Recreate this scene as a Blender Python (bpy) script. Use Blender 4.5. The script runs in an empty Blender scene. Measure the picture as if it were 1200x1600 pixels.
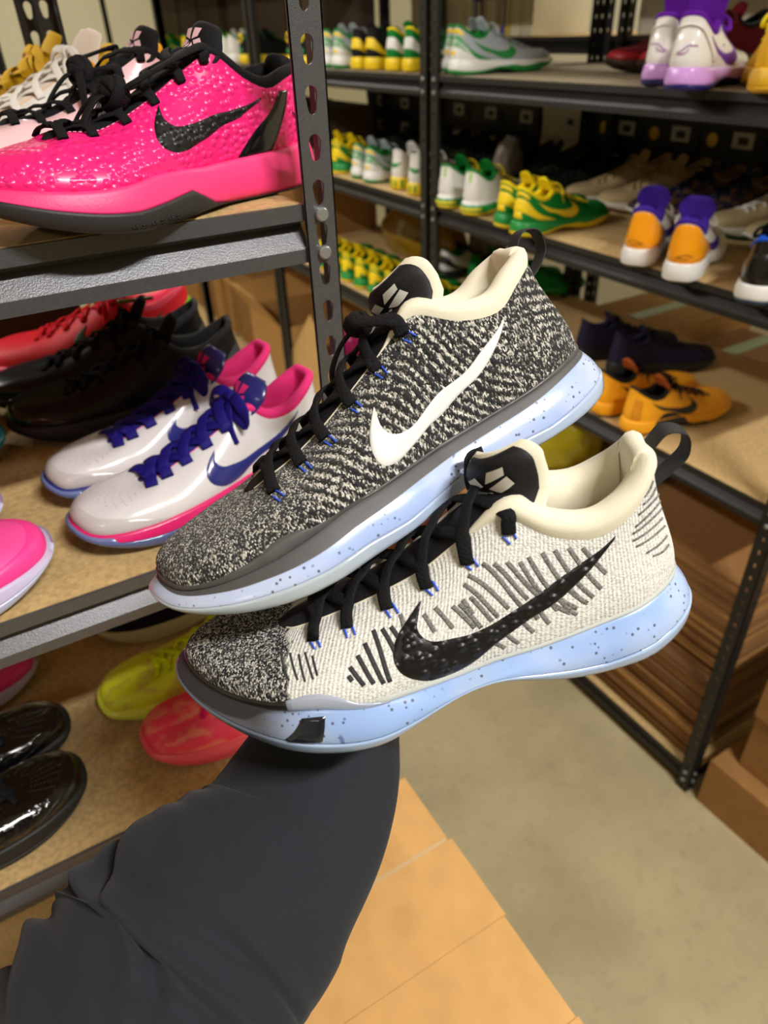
import bpy, bmesh, math, random
import numpy as np
from mathutils import Matrix, Vector
SC = bpy.context.scene
COL = SC.collection
rng = np.random.default_rng(7)
random.seed(7)

# ------------------------------------------------------------------ camera, world, lamps, exposure
YAW, PITCH, ROLL = np.radians([61.0, 34.38, 2.34])
CAM = np.array([0.0, 0.0, 1.6])
_F = np.array([math.cos(YAW)*math.cos(PITCH), math.sin(YAW)*math.cos(PITCH), -math.sin(PITCH)])
_R0 = np.array([math.sin(YAW), -math.cos(YAW), 0.0]); _D0 = np.cross(_F, _R0)
_R = _R0*math.cos(ROLL)+_D0*math.sin(ROLL); _D = -_R0*math.sin(ROLL)+_D0*math.cos(ROLL)
cam = bpy.data.cameras.new('camera'); co = bpy.data.objects.new('camera', cam); COL.objects.link(co)
co.matrix_world = Matrix([[_R[i], -_D[i], -_F[i], CAM[i]] for i in range(3)]+[[0, 0, 0, 1]])
cam.sensor_fit = 'VERTICAL'; cam.sensor_height = 36.0; cam.sensor_width = 27.0
cam.lens = 36.0*1110/1600; cam.clip_start = 0.02
cam.dof.use_dof = True; cam.dof.focus_distance = 0.43; cam.dof.aperture_fstop = 7.4
SC.camera = co
SC.view_settings.view_transform = 'Standard'; SC.view_settings.look = 'None'
SC.view_settings.gamma = 1.0; SC.view_settings.use_curve_mapping = False
SC.view_settings.exposure = 0.2
wd = bpy.data.worlds.new('world'); SC.world = wd; wd.use_nodes = True
wd.node_tree.nodes['Background'].inputs[0].default_value = (1.0, 0.95, 0.86, 1)
wd.node_tree.nodes['Background'].inputs[1].default_value = 0.0
LAMP = [  # x, y, z, length, width, power, axis of the tube
    (0.62, -1.02, 3.08, 0.8, .10, 76, 'x'),
    (0.70, 2.6, 3.08, 1.2, .12, 12, 'y'),  # unseen lamp added as fill for the far bays
    (0.70, 5.0, 3.08, 1.2, .12, 24, 'y'),  # added fill too, lightens the far end of the aisle
    (2.75, 1.6, 3.08, 1.2, .12, 18, 'y'),  # added fill behind the right unit, unseen
    (-1.05, 1.9, 2.58, 1.2, .12, 60, 'y'),
    (-2.6, -1.5, 3.08, 1.2, .12, 14, 'y')]  # weak unseen fill added behind the camera
CEIL = 3.15

# ------------------------------------------------------------------ helpers
def lin(h):
    if isinstance(h, str):
        h = h.lstrip('#'); c = [int(h[i:i+2], 16)/255 for i in (0, 2, 4)]
    else: c = list(h)
    return tuple((x/12.92 if x <= .04045 else ((x+.055)/1.055)**2.4) for x in c)+(1.0,)
MATS = {}
def mat(name, col, rough=.5, metal=0., coat=0., var=0., vscale=60., bump=0., bscale=300., sss=0., sheen=0., spec=.5, stretch=None, trans=0.):
    if name in MATS: return MATS[name]
    m = bpy.data.materials.new(name); m.use_nodes = True; MATS[name] = m
    nt = m.node_tree; b = nt.nodes['Principled BSDF']; c = lin(col)
    b.inputs['Base Color'].default_value = c; b.inputs['Roughness'].default_value = rough
    b.inputs['Metallic'].default_value = metal; b.inputs['Coat Weight'].default_value = coat
    b.inputs['Coat Roughness'].default_value = .08
    b.inputs['Specular IOR Level'].default_value = spec
    if sheen: b.inputs['Sheen Weight'].default_value = sheen
    if trans: b.inputs['Transmission Weight'].default_value = trans
    if sss:
        b.inputs['Subsurface Weight'].default_value = sss
        b.inputs['Subsurface Radius'].default_value = (.006, .007, .009); b.inputs['Subsurface Scale'].default_value = 1
    if var or bump:
        tc = nt.nodes.new('ShaderNodeTexCoord'); src = tc.outputs['Object']
        if stretch:
            mp = nt.nodes.new('ShaderNodeMapping'); mp.inputs['Scale'].default_value = stretch
            nt.links.new(src, mp.inputs[0]); src = mp.outputs[0]
    if var:
        n = nt.nodes.new('ShaderNodeTexNoise'); n.inputs['Scale'].default_value = vscale; n.inputs['Detail'].default_value = 4
        nt.links.new(src, n.inputs['Vector'])
        mx = nt.nodes.new('ShaderNodeMix'); mx.data_type = 'RGBA'
        mx.inputs[6].default_value = tuple(x*(1-var) for x in c[:3])+(1,)
        mx.inputs[7].default_value = tuple(min(1, x*(1+var)) for x in c[:3])+(1,)
        rp = nt.nodes.new('ShaderNodeMapRange'); rp.inputs[1].default_value = .35; rp.inputs[2].default_value = .65
        nt.links.new(n.outputs['Fac'], rp.inputs[0]); nt.links.new(rp.outputs[0], mx.inputs[0])
        nt.links.new(mx.outputs[2], b.inputs['Base Color'])
    if bump:
        n = nt.nodes.new('ShaderNodeTexNoise'); n.inputs['Scale'].default_value = bscale; n.inputs['Detail'].default_value = 3
        nt.links.new(src, n.inputs['Vector'])
        bp = nt.nodes.new('ShaderNodeBump'); bp.inputs['Strength'].default_value = bump; bp.inputs['Distance'].default_value = .001
        nt.links.new(n.outputs['Fac'], bp.inputs['Height']); nt.links.new(bp.outputs[0], b.inputs['Normal'])
    return m

class NT:
    """tiny node-graph helper for the knit and skin materials"""
    def __init__(s, m): s.t = m.node_tree; s.b = s.t.nodes['Principled BSDF']
    def n(s, k, **kw):
        x = s.t.nodes.new(k)
        for a, v in kw.items(): setattr(x, a, v)
        return x
    def put(s, sock, v):
        if hasattr(v, 'is_output') or isinstance(v, bpy.types.NodeSocket): s.t.links.new(v, sock)
        else: sock.default_value = v
    def math(s, op, a, b=0., c=None):
        x = s.n('ShaderNodeMath', operation=op); s.put(x.inputs[0], a); s.put(x.inputs[1], b)
        if c is not None: s.put(x.inputs[2], c)
        return x.outputs[0]
    def rng(s, v, a, b, c=0., d=1.):
        x = s.n('ShaderNodeMapRange'); x.interpolation_type = 'SMOOTHSTEP'
        s.put(x.inputs[0], v)
        for i, q in enumerate((a, b, c, d)): s.put(x.inputs[i+1], q)
        return x.outputs[0]
    def mix(s, f, a, b):
        x = s.n('ShaderNodeMix', data_type='RGBA'); s.put(x.inputs[0], f); s.put(x.inputs[6], a); s.put(x.inputs[7], b); return x.outputs[2]
    def fmix(s, f, a, b):
        x = s.n('ShaderNodeMix', data_type='FLOAT'); s.put(x.inputs[0], f); s.put(x.inputs[2], a); s.put(x.inputs[3], b); return x.outputs[0]
    def vec(s, v, scale, rot=(0, 0, 0)):
        x = s.n('ShaderNodeMapping'); s.t.links.new(v, x.inputs[0]); x.inputs['Scale'].default_value = scale; x.inputs['Rotation'].default_value = rot; return x.outputs[0]
    def vor(s, v, scale, feat='F1', rand=1.):
        x = s.n('ShaderNodeTexVoronoi', feature=feat); s.t.links.new(v, x.inputs['Vector']); x.inputs['Scale'].default_value = scale; x.inputs['Randomness'].default_value = rand; return x
    def noise(s, v, scale, det=3.):
        x = s.n('ShaderNodeTexNoise'); s.t.links.new(v, x.inputs['Vector']); x.inputs['Scale'].default_value = scale; x.inputs['Detail'].default_value = det; return x.outputs['Fac']
    def bump(s, h, strength=.5, dist=.001):
        x = s.n('ShaderNodeBump'); x.inputs['Strength'].default_value = strength; x.inputs['Distance'].default_value = dist
        s.t.links.new(h, x.inputs['Height']); s.t.links.new(x.outputs[0], s.b.inputs['Normal'])

def newmesh(name, V, Fc, uv=None, smooth=True):
    me = bpy.data.meshes.new(name); V = np.asarray(V, float)
    me.from_pydata(V.tolist(), [], [list(map(int, f)) for f in Fc])
    if uv is not None:
        l = me.uv_layers.new(name='tv'); l.data.foreach_set('uv', np.asarray(uv, np.float32).ravel())
    if smooth: me.polygons.foreach_set('use_smooth', [True]*len(me.polygons))
    me.update(); return me
def obj(name, me, m=None, parent=None):
    o = bpy.data.objects.new(name, me); COL.objects.link(o)
    if m is not None:
        if not me.materials: me.materials.append(m)
        o.material_slots[0].link = 'OBJECT'; o.material_slots[0].material = m
    if parent is not None: o.parent = parent
    return o
def empty(name, loc=(0, 0, 0), rz=0., label=None, cat=None, group=None):
    o = bpy.data.objects.new(name, None); COL.objects.link(o); o.location = loc; o.rotation_euler = (0, 0, rz); o.empty_display_size = .05
    return tag(o, label, cat, group)
def tag(o, label=None, cat=None, group=None, kind=None):
    if label: o['label'] = label
    if cat: o['category'] = cat
    if group: o['group'] = group
    if kind: o['kind'] = kind
    return o
def struct(o, label=None): o['kind'] = 'structure'; return tag(o, label)
def gridf(nu, nv, closed=False, flip=False):
    f = []
    for i in range(nu if closed else nu-1):
        i2 = (i+1) % nu
        for j in range(nv-1):
            q = [i*nv+j, i2*nv+j, i2*nv+j+1, i*nv+j+1]; f.append(q[::-1] if flip else q)
    return f
class MB:
    def __init__(s): s.V = []; s.F = []
    def add(s, V, F):
        o = len(s.V); s.V += [tuple(map(float, v)) for v in V]; s.F += [[i+o for i in f] for f in F]; return s
    def box(s, a, b, bev=0.0):
        a = np.minimum(a, b); b = np.maximum(a, b)
        if bev <= 0:
            V = [(x, y, z) for x in (a[0], b[0]) for y in (a[1], b[1]) for z in (a[2], b[2])]
            return s.add(V, [(0, 1, 3, 2), (4, 6, 7, 5), (0, 4, 5, 1), (2, 3, 7, 6), (0, 2, 6, 4), (1, 5, 7, 3)])
        bm = bmesh.new(); bmesh.ops.create_cube(bm, size=1)
        for v in bm.verts: v.co = Vector([(a[i]+b[i])/2+v.co[i]*(b[i]-a[i]) for i in range(3)])
        bmesh.ops.bevel(bm, geom=bm.edges[:], offset=bev, segments=2, affect='EDGES', profile=.5)
        bm.verts.index_update(); s.add([v.co[:] for v in bm.verts], [[v.index for v in f.verts] for f in bm.faces]); bm.free(); return s
    def prism(s, prof, axis, a, b):
        """profile points (p,q) swept along axis from a to b; p,q are the other two axes in order"""
        n = len(prof); V = []
        for e in (a, b):
            for p, q in prof:
                V.append({'x': (e, p, q), 'y': (p, e, q), 'z': (p, q, e)}[axis])
        F = [[i, (i+1) % n, n+(i+1) % n, n+i] for i in range(n)]+[list(range(n))[::-1], list(range(n, 2*n))]
        return s.add(V, F)
    def tube(s, pts, r, n=10):
        P = np.asarray(pts, float); r = np.broadcast_to(r, len(P)); T = np.gradient(P, axis=0); T /= np.linalg.norm(T, axis=1, keepdims=True)+1e-12
        up = np.array([0, 0, 1.]) if abs(T[0][2]) < .9 else np.array([1., 0, 0]); V = []
        for i in range(len(P)):
            a = np.cross(T[i], up); a /= np.linalg.norm(a)+1e-12; b = np.cross(a, T[i]); up = b
            for k in range(n):
                t = 2*math.pi*k/n; V.append(P[i]+r[i]*(a*math.cos(t)+b*math.sin(t)))
        F = gridfT(len(P), n); m = len(P)*n
        F += [list(range(n))[::-1], list(range(m-n, m))]
        return s.add(V, F)
    def disc(s, c, ax, r, h, n=14, dome=.25):
        ax = np.asarray(ax, float); ax /= np.linalg.norm(ax); u = np.cross(ax, (0, 0, 1.) if abs(ax[2]) < .9 else (1., 0, 0)); u /= np.linalg.norm(u); w = np.cross(ax, u); V = []
        for rr, hh in ((r, 0), (r, h*(1-dome)), (r*.82, h)):
            for k in range(n): t = 2*math.pi*k/n; V.append(np.asarray(c)+ax*hh+rr*(u*math.cos(t)+w*math.sin(t)))
        F = gridfT(3, n)+[list(range(2*n, 3*n)), list(range(n))[::-1]]
        return s.add(V, F)
    def build(s, name, m, parent=None, smooth=False):
        me = newmesh(name, s.V, s.F, smooth=smooth)
        bm = bmesh.new(); bm.from_mesh(me); bmesh.ops.recalc_face_normals(bm, faces=bm.faces[:]); bm.to_mesh(me); bm.free()
        return obj(name, me, m, parent)
def gridfT(nr, n):
    return [[i*n+k, i*n+(k+1) % n, (i+1)*n+(k+1) % n, (i+1)*n+k] for i in range(nr-1) for k in range(n)]
def copy_tree(o, parent=None):
    c = o.copy(); COL.objects.link(c)
    if parent is not None: c.parent = parent
    for ch in list(o.children): copy_tree(ch, c)
    return c
def crv(P, n):
    """open Catmull-Rom through P, n samples"""
    P = np.asarray(P, float); k = len(P); t = np.linspace(0, k-1, n); i = np.minimum(np.floor(t).astype(int), k-2); u = (t-i)[:, None]
    p1 = P[i]; p2 = P[i+1]; p0 = np.where((i > 0)[:, None], P[np.maximum(i-1, 0)], 2*p1-p2); p3 = np.where((i < k-2)[:, None], P[np.minimum(i+2, k-1)], 2*p2-p1)
    return .5*((2*p1)+(-p0+p2)*u+(2*p0-5*p1+4*p2-p3)*u**2+(-p0+3*p1-3*p2+p3)*u**3)
def unit(a): return a/(np.linalg.norm(a, axis=-1, keepdims=True)+1e-12)

# ------------------------------------------------------------------ the room
M_board = mat('particle_board', '#c3a470', .75, var=.16, vscale=160, bump=.25, bscale=500)
M_steel = mat('powder_coated_steel', '#626265', .38, metal=.6, spec=.8, bump=.25, bscale=900, var=.08, vscale=500)
M_steel2 = mat('black_steel', '#1c1a19', .5, bump=.2, bscale=600)
M_bolt = mat('zinc_bolt', '#b9bcc0', .33, metal=.8)
M_kraft = mat('kraft_cardboard', '#b98a4c', .8, var=.07, vscale=40, bump=.2, bscale=250)
M_kraft2 = mat('brown_cardboard', '#9a6f3c', .8, var=.08, vscale=30, bump=.2, bscale=250)
M_kraft3 = mat('pale_cardboard', '#c39a5e', .8, var=.06, vscale=30)
M_wall = mat('painted_wall', '#e6dfbf', .7, var=.02, vscale=3)

def concrete():
    m = mat('concrete_floor', '#9a8c69', .55); g = NT(m); tc = g.n('ShaderNodeTexCoord').outputs['Object']
    a = g.noise(tc, 3.2, 6.); b = g.noise(tc, 38., 4.); v = g.vor(tc, 4.6); w = g.vor(tc, 90.)
    c = g.mix(g.rng(a, .3, .7), lin('#bcae88'), lin('#a39672'))
    c = g.mix(g.math('MULTIPLY', g.rng(b, .5, .8), .35), c, lin('#8c8160'))
    c = g.mix(g.rng(v.outputs['Distance'], .025, .045, .5, 0.), c, lin('#5c5138'))
    g.t.links.new(c, g.b.inputs['Base Color']); g.t.links.new(g.rng(a, .3, .7, .38, .62), g.b.inputs['Roughness']); g.bump(b, .15)
    return m
def room():
    x0, x1, y0, y1 = -5.2, 3.35, -7.5, 7.0
    f = MB().box((x0, y0, -.1), (x1, y1, 0)).build('floor', concrete()); struct(f)
    c = MB().box((x0, y0, CEIL), (x1, y1, CEIL+.1)).build('ceiling', mat('ceiling_paint', '#ddd6c0', .8)); struct(c)
    for n, a, b in (('wall_right', (x1, y0, 0), (x1+.1, y1, CEIL)), ('wall_left', (x0-.1, y0, 0), (x0, y1, CEIL)),
                    ('wall_back', (x0, y1, 0), (x1, y1+.1, CEIL)), ('wall_front', (x0, y0-.1, 0), (x1, y0, CEIL))):
        struct(MB().box(a, b).build(n, M_wall))
    for i, (x, y, z, l, w, p, ax) in enumerate(LAMP):
        dx, dy = (l/2, w/2) if ax == 'x' else (w/2, l/2)
        where = ('over the aisle behind the camera', 'over the middle of the aisle', 'over the far end of the aisle', 'behind the long right shelving', 'behind the near shelving', 'behind the camera beside the near wall')[i]
        r = empty('ceiling_light', (x, y, z+.07), 0, 'long white LED batten light on the ceiling '+where, 'ceiling light', 'ceiling lights')
        MB().box((-dx-.02, -dy-.02, -.055), (dx+.02, dy+.02, 0), .006).build('housing', mat('lamp_housing', '#e8e8e4', .4), r)
        if CEIL-z-.07 > .02:
            for sg in (-1, 1): MB().tube([(sg*dx*.8, sg*dy*.8, 0), (sg*dx*.8, sg*dy*.8, CEIL-z-.07)], .004, 8).build('suspension_rod', M_bolt, r)
        e = mat('lamp_diffuser', '#ffffff', .4); e.node_tree.nodes['Principled BSDF'].inputs['Emission Color'].default_value = (1, .93, .8, 1); e.node_tree.nodes['Principled BSDF'].inputs['Emission Strength'].default_value = 6
        MB().box((-dx, -dy, -.064), (dx, dy, -.054), .003).build('diffuser', e, r)
        L = bpy.data.lights.new('batten_lamp', 'AREA'); L.shape = 'RECTANGLE'; L.size = l if ax == 'x' else w; L.size_y = w if ax == 'x' else l; L.energy = p; L.color = (1, .976, .94)
        lo = bpy.data.objects.new('batten_lamp', L); COL.objects.link(lo); lo.parent = r; lo.location = (0, 0, -.07)
room()

# ------------------------------------------------------------------ shelving
PITCH_H = .0317
def keyhole_post(z0, z1, w=.027, d=.027, th=.0022, hs=1.):
    """angle post: flange A faces -y and runs from x=-w to 0, flange B faces +x and runs from y=0 to d"""
    m = MB(); N = 28; P = PITCH_H
    ang = np.array([2*math.pi*k/N for k in range(N)])
    def flange(fn):
        n = int(round((z1-z0)/P))
        hp = []
        for a in ang:                      # keyhole outline: wide eye above, narrow slot below
            c, s = math.cos(a), math.sin(a)
            if s > -.25: hp.append((c*.0050*hs, (.0030+s*.0056)*hs))
            else: hp.append((c*.0038*hs, (-.0065+(s+.25)*.0052)*hs))
        rp = []
        for a in ang:
            c, s = math.cos(a), math.sin(a); k = min((w/2)/abs(c) if abs(c) > 1e-9 else 1e9, (P/2)/abs(s) if abs(s) > 1e-9 else 1e9); rp.append([c*k, s*k])
        rp = np.array(rp)
        for cx in (-w/2, w/2):             # snap the nearest samples to the cell's corners so that cells tile
            for cz in (-P/2, P/2): rp[np.argmin(((rp-[cx, cz])**2).sum(1))] = (cx, cz)
        for i in range(n):
            zc = z0+(i+.5)*P; V = []
            for t in (0, th):
                for (u, q) in rp: V.append(fn(u-w/2, t, zc+q))
                for (u, q) in hp: V.append(fn(u-w/2, t, zc+q))
            F = []
            for k in range(N):
                k2 = (k+1) % N
                F += [[k, k2, N+k2, N+k], [2*N+k2, 2*N+k, 3*N+k, 3*N+k2], [N+k, N+k2, 3*N+k2, 3*N+k]]
            m.add(V, F)
        m.box(fn(-w, 0, z0), fn(-w+.0012, th, z1)); m.box(fn(-.0012, 0, z0), fn(0, th, z1))
    flange(lambda u, t, z: (u, t, z)); flange(lambda u, t, z: (-t, -u, z))
    return m
def place_mb(m, fn): m.V = [tuple(fn(*v)) for v in m.V]; return m
BEAM = [(0, 0), (0, -.012), (.006, -.0135), (.013, -.018), (0, -.034), (0, -.045), (.014, -.045), (.014, -.043), (.002, -.043), (.002, -.0335), (.016, -.018), (.016, 0)]
def shelf_unit(root, front, ends, back, zs, axis, steel, top_board=None):
    """axis 'x': beams run along x, front face at y=front looking to -y; axis 'y': beams along y, front face at x=front looking to -x"""
    a, b = ends
    for z in zs:
        f = [(front+p, z+q) for p, q in BEAM]; MB().prism(f, axis, a, b).build('beam', steel, root)
        f = [(back-p, z+q) for p, q in BEAM]; MB().prism(f, axis, a, b).build('beam', steel, root)
        for e in (a+.001, b-.018):
            (MB().box((e, front+.02, z-.045), (e+.017, back-.02, z-.012)) if axis == 'x' else MB().box((front+.02, e, z-.045), (back-.02, e+.017, z-.012))).build('side_beam', steel, root)
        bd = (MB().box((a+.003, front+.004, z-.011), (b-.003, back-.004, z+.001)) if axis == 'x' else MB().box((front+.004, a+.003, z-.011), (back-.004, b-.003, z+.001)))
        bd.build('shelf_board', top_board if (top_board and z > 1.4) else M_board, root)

# near unit on the left: front at y=.555, right end at x=.272
LZ = (1.485, 1.19, .857, .10, 1.90); LY = .555; LX = .272
Lr = empty('shelving_unit', (0, 0, 0), 0, 'dark steel keyhole-post shelving unit in front holding the pink shoes', 'shelving unit')
shelf_unit(Lr, LY, (-.95, LX-.024), 1.165, LZ, 'x', M_steel)
pm = keyhole_post(.0, 2.03)
po = place_mb(pm, lambda x, y, z: (LX+x, LY-.004+y, z-.012)).build('post', M_steel, Lr)
bt = MB()
for z in (1.5157-.0065+.0, 1.4840-.004): pass
for z in LZ:
    for dz in (-.008, -.0375):
        b_ = MB().disc((LX-.0135, LY-.004, z+dz), (0, -1, 0), .0054, .005).build('bolt', M_bolt, po, smooth=False)
MB().box((-.952, LY-.004, 0), (-.925, LY, 2.03)).box((-.954, LY-.004, 0), (-.952, LY+.025, 2.03)).build('post', M_steel, Lr)
place_mb(keyhole_post(.0, 2.03), lambda x, y, z: (.20+x, 1.175-y*1, z)).build('post', M_steel2, Lr)
MB().box((-.952, 1.165, 0), (-.925, 1.169, 2.03)).build('post', M_steel2, Lr)

# long unit on the right: front at x=1.141, three bays
RX, RB = 1.141, 1.70; RZ = (1.494, 1.195, .842, .075, 1.86)
BAYS = ((.567, 1.722), (1.742, 2.895), (2.915, 4.07), (4.09, 5.2))
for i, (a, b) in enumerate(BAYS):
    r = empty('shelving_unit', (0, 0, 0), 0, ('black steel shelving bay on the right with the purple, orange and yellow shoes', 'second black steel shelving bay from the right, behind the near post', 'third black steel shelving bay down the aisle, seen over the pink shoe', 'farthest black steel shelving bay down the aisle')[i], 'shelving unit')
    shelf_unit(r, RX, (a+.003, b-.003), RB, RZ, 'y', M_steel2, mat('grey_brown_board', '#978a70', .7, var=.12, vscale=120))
    for (yy, s) in ((a, 1), (b, -1)):
        if i < 2:
            m_ = place_mb(keyhole_post(0, 2.03, .03, .03, .003, .62), lambda x, y, z: (RX-.004+y, yy-s*x-s*0.0, z))
        else:
            m_ = MB().box((RX-.004, yy, 0), (RX-.001, yy+s*.03, 2.03)).box((RX-.004, yy, 0), (RX+.026, yy+s*.003, 2.03))
        p_ = m_.build('post', M_steel2, r)
        if i < 2:
            for z in RZ:
                for dz in (-.008, -.036):
                    MB().disc((RX-.004, yy+s*.015, z+dz), (-1, 0, 0), .0048, .004, 10).build('bolt', M_bolt, p_)
                    if i == 0 and s == 1 and z < .2: MB().disc((RX+.012, yy, z+dz), (0, -1, 0), .0048, .004, 10).build('bolt', M_bolt, p_)
        if i < 2: place_mb(keyhole_post(0, 2.03, .03, .03, .003, .62), lambda x, y, z: (RB+.004-y, yy-s*x, z)).build('post', M_steel2, r)
        else: MB().box((RB+.001, yy, 0), (RB+.004, yy+s*.03, 2.03)).build('post', M_steel2, r)

# ------------------------------------------------------------------ sneakers: surface model
def cr(P, t):
    n = len(P); t = np.asarray(t, float) % n; i = np.floor(t).astype(int); u = (t-i)[..., None]
    p0, p1, p2, p3 = P[(i-1) % n], P[i % n], P[(i+1) % n], P[(i+2) % n]
    return .5*((2*p1)+(-p0+p2)*u+(2*p0-5*p1+4*p2-p3)*u**2+(-p0+3*p1-3*p2+p3)*u**3)
def outn(P, t):
    d = cr(P, np.asarray(t)+.05)-cr(P, np.asarray(t)-.05); n = np.stack([-d[..., 1], d[..., 0]], -1); return unit(n)
class Shape:
    """26 stations round the shoe: 0 heel, 1-12 outer side (+y), 13 toe, 14-25 inner side; v=0 sole line, v=1 collar/throat edge"""
    def __init__(s, K, arch=.03, spring=.75, L=.30, st=.014, sb=.02, bulge=.01, roll=.022, split=None, tong=None, tw=(0, 0, 0), tws=1.):
        s.K = np.array(K, float); s.arch = arch; s.spring = spring; s.L = L; s.st = st; s.sb = sb; s.bulge = bulge; s.roll = roll
        s.split = split if split is not None else [.76]*26; s.tw = np.array(tw, float); s.tws = tws; s.tong = tong or ((-.03, .045), (-.065, .09)); s.cache = {}
    def up(s, t, v):
        t = np.asarray(t, float); v = np.asarray(v, float); t, v = np.broadcast_arrays(t, v); k = cr(s.K, t); n = outn(s.K[:, :2], t)
        B = k[..., :3]; T = k[..., 3:6]; o = np.concatenate([n, np.zeros(n.shape[:-1]+(1,))], -1); z = np.array([0, 0, 1.])
        c1 = B+z*k[..., 6:7]+o*k[..., 7:8]; c2 = T+o*k[..., 8:9]-z*k[..., 9:10]; v = v[..., None]
        return s.L*(B*(1-v)**3+3*c1*v*(1-v)**2+3*c2*v*v*(1-v)+T*v**3)
    def nrm(s, t, v, f=None):
        f = f or s.up; t = np.asarray(t, float); v = np.asarray(v, float); e = .02
        va, vb = np.clip(v-e, 0, 1), np.clip(v+e, 0, 1)
        return unit(np.cross(f(t, vb)-f(t, va), f(t+e, v)-f(t-e, v)))
    def zb(s, x):
        return np.where(x > .66, s.spring*np.maximum(x-.66, 0)**2., 0)+np.where(x < .12, .012*(np.maximum(.12-x, 0)/.12)**2, 0)+s.arch*np.exp(-((x-.42)/.13)**2)
    def so(s, t, w):
        t = np.asarray(t, float); w = np.asarray(w, float); t, w = np.broadcast_arrays(t, w); k = cr(s.K, t); n = outn(s.K[:, :2], t)
        off = s.st*(1-w)+s.sb*w+s.bulge*np.sin(np.pi*w)-.03*np.maximum(w-.9, 0)/.1*.6
        xy = k[..., :2]+n*off[..., None]; z0 = k[..., 2]; z1 = s.zb(xy[..., 0])
        return s.L*np.concatenate([xy, (z0*(1-w)+z1*w)[..., None]], -1)
    def onrm(s, t, w): return -s.nrm(t, w, s.so)
    def tongue_path(s):
        ts = [12.2, 11.3, 10.4, 9.4, 8.4, 7.4, 6.4, 5.6, 5.0]; C = []; H = []
        for i, t in enumerate(ts):
            a = cr(s.K, t)[3:6]; b = cr(s.K, 26-t)[3:6]; C.append((a+b)/2+np.array([0, 0, -.010+.012*i/8])); H.append(np.linalg.norm(a[:2]-b[:2])/2+.010)
        for dx, dz in s.tong: C.append(C[8]+np.array([dx, 0, dz])); H.append(H[8]*.95*s.tws)
        C = np.array(C)*s.L; H = np.array(H)*s.L; H[-1] *= .92
        C2 = crv(C, 48); H2 = crv(H[:, None], 48)[:, 0]; T = unit(np.gradient(C2, axis=0)); N = np.stack([T[:, 2], 0*T[:, 0], -T[:, 0]], 1); N *= np.sign(N[:, 2:3]+1e-9)
        N = np.where((N[:, 0:1] < 0) & (abs(N[:, 0:1]) > .9), -N, N)
        for i in range(1, len(N)):
            if N[i] @ N[i-1] < 0: N[i] = -N[i]
        q = np.linspace(0, 1, len(C2)); k = np.clip((q-.45)/.5, 0, 1)[:, None]; k = k*k*(3-2*k)
        A = unit(np.array([[0, 1., 0]])+s.tw*k); M = unit(np.cross(T, A)); M *= np.sign((M*N).sum(1, keepdims=True)); s.cache['A'] = A
        return C2, H2, M
    def tong_pt(s, q, a, off=0.):
        """front face of the tongue: q 0..1 up the tongue, a -1..1 across"""
        C, H, N = s._tp(); i = np.clip(np.asarray(q, float)*(len(C)-1), 0, len(C)-1.001); k = i.astype(int); u = (i-k)[..., None]
        c = C[k]*(1-u)+C[k+1]*u; h = (H[k]*(1-u[..., 0])+H[k+1]*u[..., 0]); n = N[k]*(1-u)+N[k+1]*u; a = np.asarray(a, float)
        th = .0042*np.sqrt(np.clip(1-np.abs(a)**4, 0, 1))
        A = s.cache['A'][np.minimum(k+1, len(C)-1)]; return c+n*(th+off-h*.30*a*a)[..., None]+A*(h*a)[..., None]
    def _tp(s):
        if 'tp' not in s.cache: s.cache['tp'] = s.tongue_path()
        return s.cache['tp']
def mir(V, m): return V*np.array([1, -1, 1]) if m else V
def fl(F, m): return [f[::-1] for f in F] if m else F
def m_upper(S, m, nt=104, nv=14):
    t = np.arange(nt)*26/nt; v = np.linspace(0, 1, nv); V = S.up(t[:, None], v[None]).reshape(-1, 3); F = []; UV = []
    for i in range(nt):
        for j in range(nv-1):
            q = [(i, j), (i+1, j), (i+1, j+1), (i, j+1)]
            if m: q = q[::-1]
            F.append([(a % nt)*nv+b for a, b in q]); UV += [(a*26/nt, v[b]) for a, b in q]
    return newmesh('upper', mir(V, m), F, UV)
def m_lining(S, m, nt=78):
    t = np.arange(nt)*26/nt; K = S.K; k = cr(K, t); T = k[:, 3:6]; B = k[:, :3]; n2 = outn(K[:, 3:5], t); n = np.concatenate([n2, 0*n2[:, :1]], 1)
    td = np.minimum(t, 26-t); r = (S.roll*np.clip((6.2-td)/1.6, .07, 1)*(.58+.42*np.clip(td/2.4, 0, 1)))[:, None]; z = np.array([0, 0, 1.])
    fl_ = B.copy(); fl_[:, 0] = .5+(B[:, 0]-.5)*.86; fl_[:, 1] *= .72; fl_[:, 2] = B[:, 2]+.012
    rows = [T-z*r*.5+n*r*.06, T+n*r*.22+z*r*.1, T+n*r*.16+z*r*.55, T-n*r*.25+z*r*.85, T-n*r*.8+z*r*.85, T-n*r*1.3+z*r*.45, T-n*r*1.5-z*r*.3, T-n*r*1.45-z*r*1.6]
    e = rows[-1]; rows += [e*.66+fl_*.34+n*.008, e*.3+fl_*.7+n*.010, fl_]
    R = np.stack(rows, 1); nv = R.shape[1]; V = R.reshape(-1, 3); V = np.concatenate([V, [[.5, 0, fl_[:, 2].mean()]]])*S.L
    F = gridf(nt, nv, True)+[[i*nv+nv-1, ((i+1) % nt)*nv+nv-1, nt*nv] for i in range(nt)]
    return newmesh('lining', mir(V, m), fl(F, m))
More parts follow.
